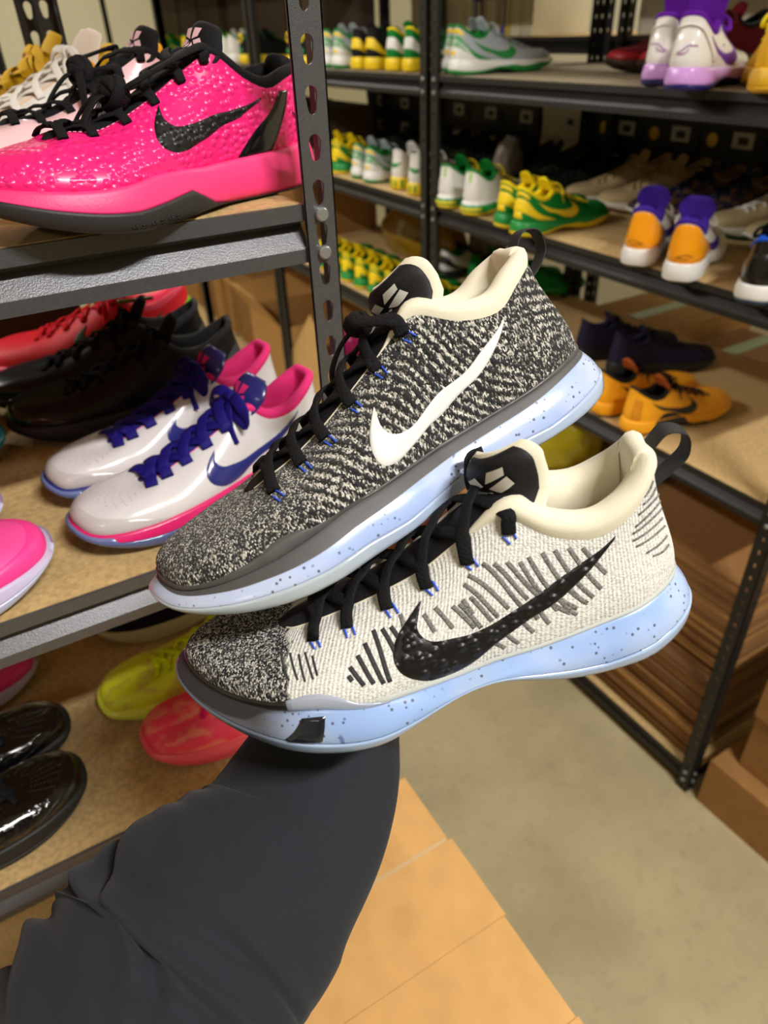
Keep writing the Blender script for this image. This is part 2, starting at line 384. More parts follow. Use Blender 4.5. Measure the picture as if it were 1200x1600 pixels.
def m_tongue(S, m, scale=1., th=.0042, q0=0, dn=0., name='tongue'):
    C, H, N = S._tp(); A = S.cache['A'][q0:]; C, H, N = C[q0:], H[q0:]*scale, N[q0:]; n = 44; V = []
    for i in range(len(C)):
        e = math.sqrt(max(0, 1-max(0, (i-len(C)+8)/7.15)**2.3)) if i > len(C)-8 else 1
        for k in range(n):
            a = 2*math.pi*k/n; c = math.copysign(abs(math.cos(a))**.7, math.cos(a)); y = H[i]*c*(.55+.45*e); V.append(C[i]+N[i]*(th*math.sin(a)*(.35+.65*e)-H[i]*.30*c*c-dn)+A[i]*y)
    F = [f[::-1] for f in gridfT(len(C), n)]+[list(range(n)), list(range(len(V)-n, len(V)))[::-1]]
    return newmesh(name, mir(np.array(V), m), fl(F, m))
def m_sole(S, m, part, nt=104, nw=9):
    t = np.arange(nt)*26/nt; sp = np.interp(t, np.arange(27), list(S.split)+[S.split[0]]); rows = []
    def flat(f, dz=0.):
        p = f.copy(); c = np.array([.5*S.L, 0]); p[:, :2] = c+(p[:, :2]-c)*.9; p[:, 2] += dz; return p
    if part == 'midsole':
        w = np.linspace(0, 1, nw); top = S.so(t, 0*t); i1 = top.copy(); n = outn(S.K[:, :2], t); i1[:, :2] -= n*(.016*S.L); i1[:, 2] += .001
        lip = top.copy(); lip[:, :2] -= n*.002; lip[:, 2] += .0012
        rows = [flat(i1, -.004), i1, lip]+[S.so(t, sp*x) for x in w]; b = S.so(t, sp).copy(); b[:, :2] -= n*.003; rows += [b, flat(b)]
    else:
        w = np.linspace(0, 1, 7); n = outn(S.K[:, :2], t); a = S.so(t, sp); e = 1.0015
        a0 = a.copy(); a0[:, :2] -= n*.0035
        rows = [flat(a0), a0]
        for x in w:
            p = S.so(t, sp+(1-sp)*x); p[:, :2] += n*.0009; rows.append(p)
        p = rows[-1].copy(); p[:, :2] -= n*.004; p[:, 2] -= .0002; rows += [p, flat(p)]
    W = ([-.1, -.06, -.02]+list(np.linspace(0, 1, nw))+[1., 1.]) if part == 'midsole' else ([1., 1.]+[1.]*7+[1., 1.])
    R = np.stack(rows, 1); nv = R.shape[1]; V = R.reshape(-1, 3); c0, c1 = R[:, 0].mean(0), R[:, -1].mean(0); V = np.concatenate([V, [c0, c1]])
    F = [f[::-1] for f in gridf(nt, nv, True)]+[[i*nv, ((i+1) % nt)*nv, nt*nv] for i in range(nt)]+[[((i+1) % nt)*nv+nv-1, i*nv+nv-1, nt*nv+1] for i in range(nt)]
    F = [f[::-1] for f in F]; F = fl(F, m); UV = []
    for f in F:
        ii = [x//nv for x in f if x < nt*nv]; wrap = (0 in ii) and (nt-1 in ii)
        for x in f:
            i = x//nv if x < nt*nv else ii[0]; j = x % nv if x < nt*nv else nv-1; w_ = W[j]*(sp[i] if W[j] > 0 else 1)
            UV.append(((nt if (wrap and i == 0) else i)*26/nt, w_))
    return newmesh(part, mir(V, m), F, UV)
def ribbon(P, N, w, th, n=40, taper=False, nc=10):
    """flat lace along key points P with key normals N -> V, F"""
    C = crv(P, n); Nn = unit(crv(N, n)); T = unit(np.gradient(C, axis=0)); Sd = unit(np.cross(T, Nn)); Nn = np.cross(Sd, T); V = []
    for i in range(n):
        k = 1.0
        for j in range(nc):
            a = 2*math.pi*j/nc; V.append(C[i]+Sd[i]*(w/2*k*math.copysign(abs(math.cos(a))**.75, math.cos(a)))+Nn[i]*(th/2*math.sin(a)))
    return np.array(V), gridfT(n, nc)+[list(range(nc))[::-1], list(range((n-1)*nc, n*nc))]
def lace_geo(S, rows, w=.0068, th=.0024, bow='bow', lift=.0, n=34, straight=False):
    """rows: (t, v) eyelets on the outer side, toe end first; the inner side mirrors them"""
    mb = MB(); C, H, N = S._tp(); K = len(rows)
    def key(t, v):
        e = S.up(t, v)+S.nrm(t, v)*.0008; ne = S.nrm(t, v); g = S.up(t, 1.)+S.nrm(t, .97)*.0022+np.array([0, 0, .0012]); ng = S.nrm(t, .95); return e, ne, g, ng
    def cross(ta, va, tb, vb, dz):
        ea, na, ga, nga = key(ta, va); eb, nb, gb, ngb = key(26-tb, vb)
        mid = (ga+gb)/2; q = np.argmin(((C-mid)**2).sum(1)); nt_ = N[q]; mid = C[q]*1.0+nt_*(.0058+dz); mid[1] = (ga[1]+gb[1])/2
        m1 = ga*.45+mid*.55+nt_*.0022; m2 = gb*.45+mid*.55+nt_*.0022
        u = unit((na+nt_)/1.0); v_ = unit((nb+nt_)/1.0)
        mb.add(*ribbon([ea, (ea+ga)/2+na*.0016, ga+nga*.0006, m1, mid, m2, gb+ngb*.0006, (eb+gb)/2+nb*.0016, eb], [na, na, u, nt_, nt_, nt_, v_, nb, nb], w, th, n))
    cross(*rows[0], *rows[0], .0004)
    for i in range(K-1):
        cross(*rows[i], *rows[i+1], .0018+lift)
        ta, va = rows[i]; tb, vb = rows[i+1]
        ea = key(26-ta, va); 
        e1, n1, g1, ng1 = key(26-ta, va); e2, n2, g2, ng2 = key(tb, vb); mid = (g1+g2)/2; q = np.argmin(((C-mid)**2).sum(1)); nt_ = N[q]; mid = C[q]+nt_*(.0038+lift); mid[1] = (g1[1]+g2[1])/2
        m1 = g1*.45+mid*.55+nt_*.0012; m2 = g2*.45+mid*.55+nt_*.0012
        mb.add(*ribbon([e1, (e1+g1)/2+n1*.0016, g1+ng1*.0006, m1, mid, m2, g2+ng2*.0006, (e2+g2)/2+n2*.0016, e2], [n1, n1, unit(n1+nt_), nt_, nt_, nt_, unit(n2+nt_), n2, n2], w, th, n))
    if bow:
        tk = rows[-1][0]-.5; a = S.up(tk, 1.); b = S.up(26-tk, 1.); c = (a+b)/2; q = np.argmin(((C-c)**2).sum(1)); nn = N[q]; c = C[q]+nn*.010; f = np.array([nn[2], 0, -nn[0]]); y = np.array([0, 1., 0])
        if f[0] < 0: f = -f
        if bow == 'bow':
            for s_ in (1, -1):
                mb.add(*ribbon([c, c+y*s_*.014+nn*.006, c+y*s_*.030+f*.006+nn*.001, c+y*s_*.034+f*.016-nn*.008, c+y*s_*.018+f*.012-nn*.001, c+nn*.001], [nn, nn, nn, unit(nn+f*.3), nn, nn], w, th, 30))
                mb.add(*ribbon([c, c+y*s_*.010+f*.012+nn*.003, c+y*s_*.022+f*.028-nn*.004, c+y*s_*.030+f*.038-nn*.014], [nn, nn, nn, nn], w*.8, th, 20))
        for r_, o in ((.0055, 0), (.0045, .0025)):
            pts = [c+f*(r_*math.cos(x))+nn*(r_*math.sin(x)+o) for x in np.linspace(0, 2*math.pi, 9)]
            mb.add(*ribbon(pts, [unit(p-c) for p in pts], w, th, 24))
    return mb
def m_laces(S, m, rows, **kw):
    mb = lace_geo(S, rows, **kw); V = np.array(mb.V); return newmesh('laces', mir(V, m), fl(mb.F, m))
SW_OUT = [(2.48, .85), (2.83, .754), (3.418, .563), (3.826, .432), (4.313, .327), (4.8, .216), (5.423, .111), (6.0, .07), (6.513, .075), (6.9, .141), (7.29, .256), (7.525, .382), (7.583, .492), (7.506, .583), (7.311, .668), (7.077, .735)]
SW_IN = [(2.5, .858), (3.204, .754), (3.865, .603), (4.508, .427), (5.033, .337), (5.598, .322), (6.182, .352), (6.61, .392), (6.883, .452), (7.077, .533), (7.116, .613), (7.077, .735)]
def m_band(S, A, B, m=False, n=60, k=7, off=.0009, sole=False, name='logo', inner=False):
    """patch on the shoe's surface between two (t, v) curves; raised in the middle, down to the surface at its rim"""
    A = crv(A, n); B = crv(B, n); q = np.linspace(0, 1, k)[None, :, None]; tv = A[:, None]*(1-q)+B[:, None]*q
    if inner: tv[..., 0] = 26-tv[..., 0]
    f, g = (S.so, S.onrm) if sole else (S.up, S.nrm); P = f(tv[..., 0], tv[..., 1]); Nn = g(tv[..., 0], tv[..., 1]); o = np.full(P.shape[:2], off); o[0] = o[-1] = off*.25; o[:, 0] = o[:, -1] = off*.15
    V = (P+Nn*o[..., None]).reshape(-1, 3); F = gridf(n, k)
    c = Nn.reshape(-1, 3).mean(0); a, b, d = V[F[len(F)//2][0]], V[F[len(F)//2][1]], V[F[len(F)//2][2]]
    mid = (n//2)*k+k//2; fn = np.cross(b-a, d-b)
    if fn @ Nn.reshape(-1, 3)[mid] < 0: F = [x[::-1] for x in F]
    UV = [tv.reshape(-1, 2)[i] for fc in F for i in fc]
    return newmesh(name, mir(V, m), fl(F, m), UV if not m else None)
def m_strokes(S, strokes, w, m=False, off=.0006, th=.0008, sole=False, name='knit_stripes', n=10):
    mb = MB(); f, g = (S.so, S.onrm) if sole else (S.up, S.nrm)
    for st in strokes:
        tv = crv(st, n); P = f(tv[:, 0], tv[:, 1]); N = g(tv[:, 0], tv[:, 1]); mb.add(*ribbon(P+N*off, N, w, th, n, nc=6))
    return newmesh(name, mir(np.array(mb.V), m), fl(mb.F, m))

KG = [[.03,0,.11,.06,0,.345,.07,.012,0,.08],[.05,.06,.11,.066,.052,.335,.07,.01,0,.08],[.12,.094,.106,.128,.078,.295,.06,.008,0,.07],[.2,.104,.101,.2,.086,.262,.05,.006,.01,.06],[.3,.105,.096,.28,.083,.265,.05,.006,.015,.06],[.39,.11,.093,.345,.068,.308,.06,.008,.02,.05],[.46,.125,.09,.413,.055,.284,.06,.01,.035,.03],[.54,.143,.089,.49,.048,.249,.055,.01,.045,.02],[.62,.155,.087,.568,.044,.216,.05,.01,.05,.01],[.7,.16,.085,.645,.04,.19,.045,.01,.055,.005],[.78,.153,.083,.7,.034,.173,.042,.008,.06,.004],[.87,.122,.085,.725,.02,.165,.042,.006,.08,.004],[.94,.068,.09,.735,.008,.162,.042,.004,.11,.006],[.968,-.01,.1,.737,-.003,.161,.044,.004,.13,.008],[.94,-.078,.09,.735,-.014,.162,.042,.004,.11,.006],[.87,-.113,.085,.725,-.026,.165,.042,.006,.08,.004],[.78,-.138,.083,.7,-.04,.173,.042,.008,.06,.004],[.7,-.142,.085,.645,-.045,.19,.045,.01,.055,.005],[.62,-.132,.087,.568,-.048,.216,.05,.01,.05,.01],[.54,-.115,.089,.49,-.05,.249,.055,.01,.045,.02],[.46,-.102,.09,.413,-.056,.284,.06,.01,.035,.03],[.39,-.096,.093,.345,-.068,.308,.06,.008,.02,.05],[.3,-.095,.096,.28,-.083,.267,.05,.006,.015,.06],[.2,-.096,.101,.2,-.086,.264,.05,.006,.01,.06],[.12,-.09,.106,.128,-.078,.297,.06,.008,0,.07],[.05,-.062,.11,.066,-.053,.336,.07,.01,0,.08]]
for k_, x_, y_ in ((10, .79, .155), (11, .885, .130), (12, .948, .082), (13, .970, -.006), (14, .948, -.090), (15, .885, -.120), (16, .79, -.140)):
    KG[k_][0] = x_; KG[k_][1] = y_
for k_ in range(10, 17): KG[k_][6] = .062 if 10 < k_ < 16 else .052; KG[k_][8] += .02; KG[k_][9] = -.004
GEN = Shape(KG, st=.009, sb=.010, bulge=.009)
GEN_ROWS = [(10.3, .80), (9.3, .80), (8.3, .81), (7.3, .83), (6.3, .85), (5.35, .88)]
MESH = {}
def gm(S, key, m, fn):
    k = (id(S), key, m)
    if k not in MESH: MESH[k] = fn()
    return MESH[k]
def sneaker(spec, loc, rz, label, group=None, mirror=False, S=None, rows=None, res=(78, 11), scale=1.):
    """spec: up, sole, out, lining, tongue, lace, logo, heel, toe ... -> material (or None)"""
    S = S or GEN; m = mirror; rows = rows or GEN_ROWS; r = empty('sneaker', loc, rz, label, 'shoe', group); r.scale = (scale,)*3; P = {}
    g = lambda key, fn: gm(S, key, m, fn)
    P['upper'] = obj('upper', g('upper%d' % res[0], lambda: m_upper(S, m, *res)), spec['up'], r)
    P['lining'] = obj('lining', g('lining', lambda: m_lining(S, m)), spec['lining'], r)
    P['tongue'] = obj('tongue', g('tongue', lambda: m_tongue(S, m)), spec.get('tongue', spec['lining']), r)
    P['midsole'] = obj('midsole', g('midsole%d' % res[0], lambda: m_sole(S, m, 'midsole', res[0])), spec['sole'], r)
    P['outsole'] = obj('outsole', g('outsole%d' % res[0], lambda: m_sole(S, m, 'outsole', res[0])), spec.get('out', spec['sole']), r)
    bw = spec.get('bow', 'bow'); lw = spec.get('lw', .0066)
    P['laces'] = obj('laces', g('laces%s%s' % (bw, lw), lambda: m_laces(S, m, rows, bow=bw, w=lw, n=22)), spec['lace'], r)
    if spec.get('logo'):
        sw = spec.get('sw', (SW_OUT, SW_IN)); P['logo'] = obj('side_logo', g('swo', lambda: m_band(S, *sw, m)), spec['logo'], r); obj('side_logo', g('swi', lambda: m_band(S, *sw, m, inner=True)), spec['logo'], r)
    if spec.get('heel'):   # heel counter wrapping the back
        P['heel'] = obj('heel_counter', g('heel', lambda: m_band(S, [(-3.3, .02), (0, .02), (3.3, .02)], [(-2.3, .30), (-1.4, .62), (0, .72), (1.4, .62), (2.3, .30)], m, 40, 9, .0012)), spec['heel'], r)
    if spec.get('swept'):  # diagonal panel from the heel down to the arch
        for inn in (0, 1): obj('heel_panel', g('swept%d' % inn, lambda: m_band(S, [(0, .35), (1.2, .30), (2.6, .12), (4.4, .02)], [(0, .72), (1.2, .70), (2.3, .46), (4.5, .03)], m, 30, 7, .0012, inner=bool(inn))), spec['swept'], r)
    if spec.get('collar'):
        obj('heel_stripe', g('collar', lambda: m_band(S, [(-1.5, .78), (0, .80), (1.5, .78)], [(-1.4, .90), (0, .92), (1.4, .90)], m, 24, 5, .0012)), spec['collar'], r)
        obj('heel_stripe', g('collar2', lambda: m_band(S, [(-.7, .12), (0, .12), (.7, .12)], [(-.6, .32), (0, .33), (.6, .32)], m, 16, 5, .0014)), spec['collar'], r)
    if spec.get('toe'):
        obj('toe_cap', g('toe', lambda: m_band(S, [(9.2, .02), (11, .02), (13, .02), (15, .02), (16.8, .02)], [(9.4, .1), (11, .30), (13, .36), (15, .30), (16.6, .1)], m, 40, 7, .0010)), spec['toe'], r)
    if spec.get('tab'):
        b = S.up(0., .93); n0 = np.array([-1., 0, 0]); mb = MB().add(*ribbon([b, b+(-.004, 0, .012), b+(-.016, 0, .020), b+(-.024, 0, .010), b+(-.018, 0, -.004), S.up(0., .72)+(-.001, 0, 0)], [n0, n0, (0, 0, 1.), (-1, 0, .2), (-1, 0, 0.), n0], .011, .0014, 30))
        P['tab'] = mb.build('pull_tab', spec['tab'], r, True)
    return r, P
KW = [[0.035,0.0,0.1165,0.0804,0.0,0.3664,0.07,0.012,0.0,0.08],[0.055,0.0501,0.1148,0.0791,0.0407,0.353,0.07,0.01,0.0,0.08],[0.12,0.095,0.1092,0.126,0.065,0.3025,0.06,0.008,0.0,0.07],[0.2,0.112,0.1021,0.189,0.0739,0.2767,0.05,0.006,0.01,0.06],[0.3,0.126,0.0909,0.2594,0.0704,0.2926,0.05,0.006,0.015,0.06],[0.39,0.1329,0.0827,0.3262,0.0554,0.3306,0.06,0.008,0.02,0.05],[0.46,0.1446,0.0759,0.4027,0.0483,0.2948,0.06,0.01,0.035,0.03],[0.54,0.1652,0.0748,0.4822,0.0485,0.2461,0.055,0.01,0.045,0.02],[0.62,0.1846,0.0743,0.5674,0.0451,0.2104,0.05,0.01,0.05,0.01],[0.7,0.1808,0.0785,0.6556,0.0406,0.1823,0.045,0.01,0.055,0.005],[0.78,0.1607,0.0828,0.731,0.0344,0.1629,0.042,0.008,0.06,0.004],[0.87,0.1107,0.0888,0.756,0.02,0.1549,0.042,0.006,0.08,0.004],[0.94,0.0489,0.0992,0.766,0.008,0.1529,0.042,0.004,0.11,0.006],[0.968,-0.01,0.1148,0.768,-0.003,0.1519,0.044,0.004,0.13,0.008],[0.94,-0.075,0.0992,0.766,-0.014,0.1529,0.042,0.004,0.11,0.006],[0.87,-0.112,0.0888,0.756,-0.026,0.1549,0.042,0.006,0.08,0.004],[0.78,-0.138,0.0828,0.731,-0.04,0.1629,0.042,0.008,0.06,0.004],[0.7,-0.142,0.0785,0.6556,-0.045,0.1823,0.045,0.01,0.055,0.005],[0.62,-0.132,0.0743,0.5674,-0.048,0.2104,0.05,0.01,0.05,0.01],[0.54,-0.115,0.0748,0.4822,-0.05,0.2461,0.055,0.01,0.045,0.02],[0.46,-0.1,0.0759,0.4027,-0.056,0.2948,0.06,0.01,0.035,0.03],[0.39,-0.094,0.0827,0.3262,-0.07,0.3306,0.06,0.008,0.02,0.05],[0.3,-0.094,0.0909,0.2594,-0.083,0.2976,0.05,0.006,0.015,0.06],[0.2,-0.096,0.1021,0.189,-0.088,0.2817,0.05,0.006,0.01,0.06],[0.12,-0.092,0.1092,0.126,-0.08,0.3075,0.06,0.008,0.0,0.07],[0.055,-0.064,0.1148,0.0791,-0.053,0.355,0.07,0.01,0.0,0.08]]
KB = [[0.035,0.0,0.1087,0.0921,0.0,0.3312,0.07,0.012,0.0,0.08],[0.055,0.0585,0.1096,0.0846,0.0434,0.3225,0.07,0.01,0.0,0.08],[0.12,0.0922,0.1063,0.137,0.0659,0.2987,0.06,0.008,0.0,0.07],[0.2,0.106,0.1014,0.1953,0.0771,0.2748,0.05,0.006,0.01,0.06],[0.3,0.1048,0.0973,0.269,0.0788,0.293,0.05,0.006,0.015,0.06],[0.39,0.1078,0.0952,0.3423,0.0662,0.3335,0.06,0.008,0.02,0.05],[0.46,0.1289,0.0975,0.4128,0.0533,0.2966,0.06,0.01,0.035,0.03],[0.54,0.1537,0.0996,0.4907,0.047,0.2591,0.055,0.01,0.045,0.02],[0.62,0.1642,0.1008,0.5686,0.0434,0.2238,0.05,0.01,0.05,0.01],[0.7,0.1753,0.0934,0.649,0.0396,0.1969,0.045,0.01,0.055,0.005],[0.78,0.172,0.0891,0.7149,0.0337,0.183,0.042,0.008,0.06,0.004],[0.87,0.1432,0.0894,0.7399,0.02,0.175,0.042,0.006,0.08,0.004],[0.94,0.0852,0.0977,0.7499,0.008,0.173,0.042,0.004,0.11,0.006],[0.968,-0.01,0.1135,0.7519,-0.003,0.172,0.044,0.004,0.13,0.008],[0.94,-0.075,0.0977,0.7499,-0.014,0.173,0.042,0.004,0.11,0.006],[0.87,-0.112,0.0894,0.7399,-0.026,0.175,0.042,0.006,0.08,0.004],[0.78,-0.138,0.0891,0.7149,-0.04,0.183,0.042,0.008,0.06,0.004],[0.7,-0.142,0.0934,0.649,-0.045,0.1969,0.045,0.01,0.055,0.005],[0.62,-0.132,0.1008,0.5686,-0.048,0.2238,0.05,0.01,0.05,0.01],[0.54,-0.115,0.0996,0.4907,-0.05,0.2591,0.055,0.01,0.045,0.02],[0.46,-0.1,0.0975,0.4128,-0.056,0.2966,0.06,0.01,0.035,0.03],[0.39,-0.094,0.0952,0.3423,-0.07,0.3335,0.06,0.008,0.02,0.05],[0.3,-0.094,0.0973,0.269,-0.083,0.298,0.05,0.006,0.015,0.06],[0.2,-0.096,0.1014,0.1953,-0.088,0.2798,0.05,0.006,0.01,0.06],[0.12,-0.092,0.1063,0.137,-0.08,0.3037,0.06,0.008,0.0,0.07],[0.055,-0.064,0.1096,0.0846,-0.053,0.3245,0.07,0.01,0.0,0.08]]

# ------------------------------------------------------------------ the two held sneakers
def knit_white():
    m = mat('white_knit', '#e6e2d3', .85); g = NT(m); tc = g.n('ShaderNodeTexCoord'); o = tc.outputs['Object']; uv = g.n('ShaderNodeUVMap').outputs[0]
    wale = g.n('ShaderNodeTexWave', wave_type='BANDS', bands_direction='X'); g.t.links.new(g.vec(uv, (1, .12, 1)), wale.inputs[0]); wale.inputs['Scale'].default_value = 3.4; wale.inputs['Distortion'].default_value = .6; wale.inputs['Detail'].default_value = 1
    cell = g.vor(g.vec(uv, (17, 84, 1)), 1.); cell2 = g.vor(o, 560.)
    h = g.math('ADD', g.math('MULTIPLY', wale.outputs['Fac'], .6), g.math('MULTIPLY', cell.outputs['Distance'], -.9))
    base = g.mix(g.rng(cell.outputs['Distance'], .35, .8), lin('#e9e8e2'), lin('#c8c6be'))
    # the marled toe
    sx = g.n('ShaderNodeSeparateXYZ'); g.t.links.new(o, sx.inputs[0]); su = g.n('ShaderNodeSeparateXYZ'); g.t.links.new(uv, su.inputs[0])
    n1 = g.noise(o, 120.)
    hv = g.vor(g.vec(o, (1.5, 1.5, .75), (0, .45, .2)), 820.); sc = g.n('ShaderNodeSeparateColor'); g.t.links.new(hv.outputs['Color'], sc.inputs[0])
    rows = g.n('ShaderNodeTexWave', wave_type='BANDS', bands_direction='X'); g.t.links.new(o, rows.inputs[0]); rows.inputs['Scale'].default_value = 60.; rows.inputs['Distortion'].default_value = 4.; rows.inputs['Detail'].default_value = 2; rows.inputs['Detail Scale'].default_value = 3
    br = g.math('ADD', sc.outputs[0], g.math('MULTIPLY', rows.outputs['Fac'], .16))
    heather = g.mix(g.rng(br, .58, .98), lin('#161618'), lin('#d0cdc4')); heather = g.mix(g.rng(g.math('ADD', sc.outputs[1], 0.), .75, .8, 0., .55), heather, lin('#77777a'))
    x = g.math('ADD', sx.outputs[0], g.math('MULTIPLY', g.math('SUBTRACT', n1, .5), .012))
    f = g.rng(x, TOE_X-.0012, TOE_X+.0012)
    g.t.links.new(g.mix(f, base, heather), g.b.inputs['Base Color'])
    hh = g.fmix(f, h, g.math('MULTIPLY', hv.outputs['Distance'], -2.2)); g.bump(hh, .55, .0009)
    return m
def knit_black():
    m = mat('marled_black_knit', '#444444', .85, sheen=.15); g = NT(m); tc = g.n('ShaderNodeTexCoord'); o = tc.outputs['Object']; uv = g.n('ShaderNodeUVMap').outputs[0]
    su = g.n('ShaderNodeSeparateXYZ'); g.t.links.new(uv, su.inputs[0]); U, V = su.outputs[0], su.outputs[1]
    n1 = g.noise(o, 55., 2.)
    s = g.math('SUBTRACT', U, g.math('MULTIPLY', V, 2.4)); s = g.math('ADD', s, g.math('MULTIPLY', n1, .30))
    st = g.math('SINE', g.math('MULTIPLY', s, 23.))
    side = g.math('MULTIPLY', g.rng(U, 2.2, 3.6), g.rng(U, 8.4, 9.6, 1., 0.)); side = g.math('MULTIPLY', side, g.rng(V, .80, .93, 1., 0.))
    hs = g.math('SINE', g.math('MULTIPLY', g.math('ADD', V, g.math('MULTIPLY', U, -.20)), 66.)); heel = g.math('MULTIPLY', g.rng(U, 1.6, 2.3, 1., 0.), g.rng(V, .30, .45))
    st = g.math('ADD', g.math('MULTIPLY', st, side), g.math('MULTIPLY', hs, heel))
    cell = g.vor(g.vec(o, (1.6, 1.5, .85), (0, -.75, .1)), 780.); sc = g.n('ShaderNodeSeparateColor'); g.t.links.new(cell.outputs['Color'], sc.inputs[0])
    rows = g.n('ShaderNodeTexWave', wave_type='BANDS', bands_direction='X'); g.t.links.new(g.vec(o, (1, 1, 1), (0, .6, 0)), rows.inputs[0]); rows.inputs['Scale'].default_value = 45.; rows.inputs['Distortion'].default_value = 6.; rows.inputs['Detail'].default_value = 2; rows.inputs['Detail Scale'].default_value = 3
    br = g.math('ADD', sc.outputs[0], g.math('MULTIPLY', st, .27)); br = g.math('ADD', br, g.math('MULTIPLY', g.math('SUBTRACT', rows.outputs['Fac'], .5), .16)); br = g.math('ADD', br, g.math('MULTIPLY', g.math('SUBTRACT', n1, .5), .35))
    c = g.mix(g.rng(br, .50, 1.06), lin('#17171a'), lin('#d6d2c6'))
    g.t.links.new(c, g.b.inputs['Base Color'])
    hgt = g.math('ADD', g.math('MULTIPLY', st, 1.1), g.math('MULTIPLY', cell.outputs['Distance'], -1.5)); g.bump(hgt, .7, .0011)
    return m
def speckled(name, blue, pale, band, bandcol, toe=None, soft_=.012):
    """translucent sole: flecked blue, with a top band of another colour whose depth follows `band` (station, depth) and a smoky toe"""
    m = mat(name, blue, .22, coat=.4, sss=.3); g = NT(m); o = g.n('ShaderNodeTexCoord').outputs['Object']; sx = g.n('ShaderNodeSeparateXYZ'); g.t.links.new(o, sx.inputs[0]); X, Z = sx.outputs[0], sx.outputs[2]
    su = g.n('ShaderNodeSeparateXYZ'); g.t.links.new(g.n('ShaderNodeUVMap').outputs[0], su.inputs[0]); U, W = su.outputs[0], su.outputs[1]
    n = g.noise(o, 26.); base = g.mix(g.rng(n, .35, .7, 0., .55), lin(blue), lin(pale)); base = g.mix(g.rng(X, .19, .27, 0., .55), base, lin(pale))
    v = g.vor(o, 260.); w = g.n('ShaderNodeSeparateColor'); g.t.links.new(v.outputs['Color'], w.inputs[0])
    d = g.math('MULTIPLY', g.math('SUBTRACT', 1., g.rng(v.outputs['Distance'], .17, .27)), g.rng(w.outputs[0], .22, .25)); d = g.math('MULTIPLY', d, g.rng(g.noise(o, 60.), .42, .50))
    v2 = g.vor(g.vec(o, (1, 1, .18), (0, .25, 0)), 62.); w2 = g.n('ShaderNodeSeparateColor'); g.t.links.new(v2.outputs['Color'], w2.inputs[0])
    d2 = g.math('MULTIPLY', g.math('SUBTRACT', 1., g.rng(v2.outputs['Distance'], .05, .11)), g.math('MULTIPLY', g.rng(w2.outputs[1], .58, .62), g.rng(X, .13, .16)))
    c = g.mix(g.math('MULTIPLY', d, .85), base, lin('#474d5c')); c = g.mix(g.math('MULTIPLY', d2, .75), c, lin('#4a62a8'))
    if toe:
        f = g.rng(X, toe[0], toe[1]); low = g.rng(W, .12, .75); c = g.mix(f, c, g.mix(low, lin(toe[2]), lin(toe[3])))
    cv = g.n('ShaderNodeFloatCurve'); g.t.links.new(g.math('DIVIDE', U, 26.), cv.inputs['Value']); C_ = cv.mapping.curves[0]
    pts = sorted([(t/26, y) for t, y in band]); C_.points[0].location = pts[0]; C_.points[1].location = pts[-1]
    for p in pts[1:-1]: C_.points.new(*p)
    cv.mapping.update()
    k = g.math('SUBTRACT', 1., g.rng(g.math('SUBTRACT', W, cv.outputs[0]), -soft_, soft_)); bn = g.noise(o, 160.)
    if toe: k = g.math('MULTIPLY', k, g.rng(X, toe[0]-.012, toe[1]-.012, .0, 1.))
    c = g.mix(k, c, g.mix(bn, lin(bandcol), tuple(x*1.25 for x in lin(bandcol)[:3])+(1,)))
    g.t.links.new(c, g.b.inputs['Base Color']); g.t.links.new(g.fmix(k, .3, .0), g.b.inputs['Subsurface Weight']); g.t.links.new(g.fmix(k, .24, .55), g.b.inputs['Roughness']); g.t.links.new(g.fmix(k, .3, .0), g.b.inputs['Coat Weight']); return m
def lace_mat(name, col, rough=.8):
    m = mat(name, col, rough, spec=.2); g = NT(m); o = g.n('ShaderNodeTexCoord').outputs['Object']; v = g.vor(o, 700.); g.bump(g.math('MULTIPLY', v.outputs['Distance'], -1.), .6, .0006); return m
def clear_x(name, col, toe, x0, x1, alpha):
    m = clear(name, col, alpha); g = NT(m); sx = g.n('ShaderNodeSeparateXYZ'); g.t.links.new(g.n('ShaderNodeTexCoord').outputs['Object'], sx.inputs[0]); g.t.links.new(g.mix(g.rng(sx.outputs[0], x0, x1), lin(col), lin(toe)), g.b.inputs['Base Color']); return m
def clear(name, col, alpha):
    m = mat(name, col, .12, coat=.6); m.node_tree.nodes['Principled BSDF'].inputs['Alpha'].default_value = alpha; return m
M_cream = mat('cream_lining', '#e4dcc4', .85, bump=.12, bscale=900, sheen=.2)
M_blk_lace = lace_mat('black_lace', '#141416'); M_blue = mat('blue_cord', '#2a57d8', .4)
SPLIT_H = [.58, .56, .62, .68, .60, .60, .64, .68, .62, .60, .54, .5, .5, .5, .5, .5, .54, .6, .62, .64, .62, .6, .6, .62, .6, .58]
for k_, dz in ((7, .004), (8, .012), (9, .020), (10, .014), (11, .008), (12, .004), (14, .004), (15, .008), (16, .014), (17, .014)): KW[k_][2] += dz
for K_ in (KW, KB):
    for k_ in range(11, 16): K_[k_][6] += .014
SWH = Shape(KW, arch=.0594, st=.004, bulge=.016, roll=.034, split=SPLIT_H, tong=((.008, .035), (.014, .072)), tw=(-1.0, 0, .65), tws=1.2)
SBH = Shape(KB, arch=.0025, st=.003, bulge=.017, roll=.030, split=SPLIT_H, tong=((.006, .028), (.014, .056)), tw=(-.6, 0, .35), tws=1.1)
TOE_X = float(SWH.up(9.96, .709)[0])
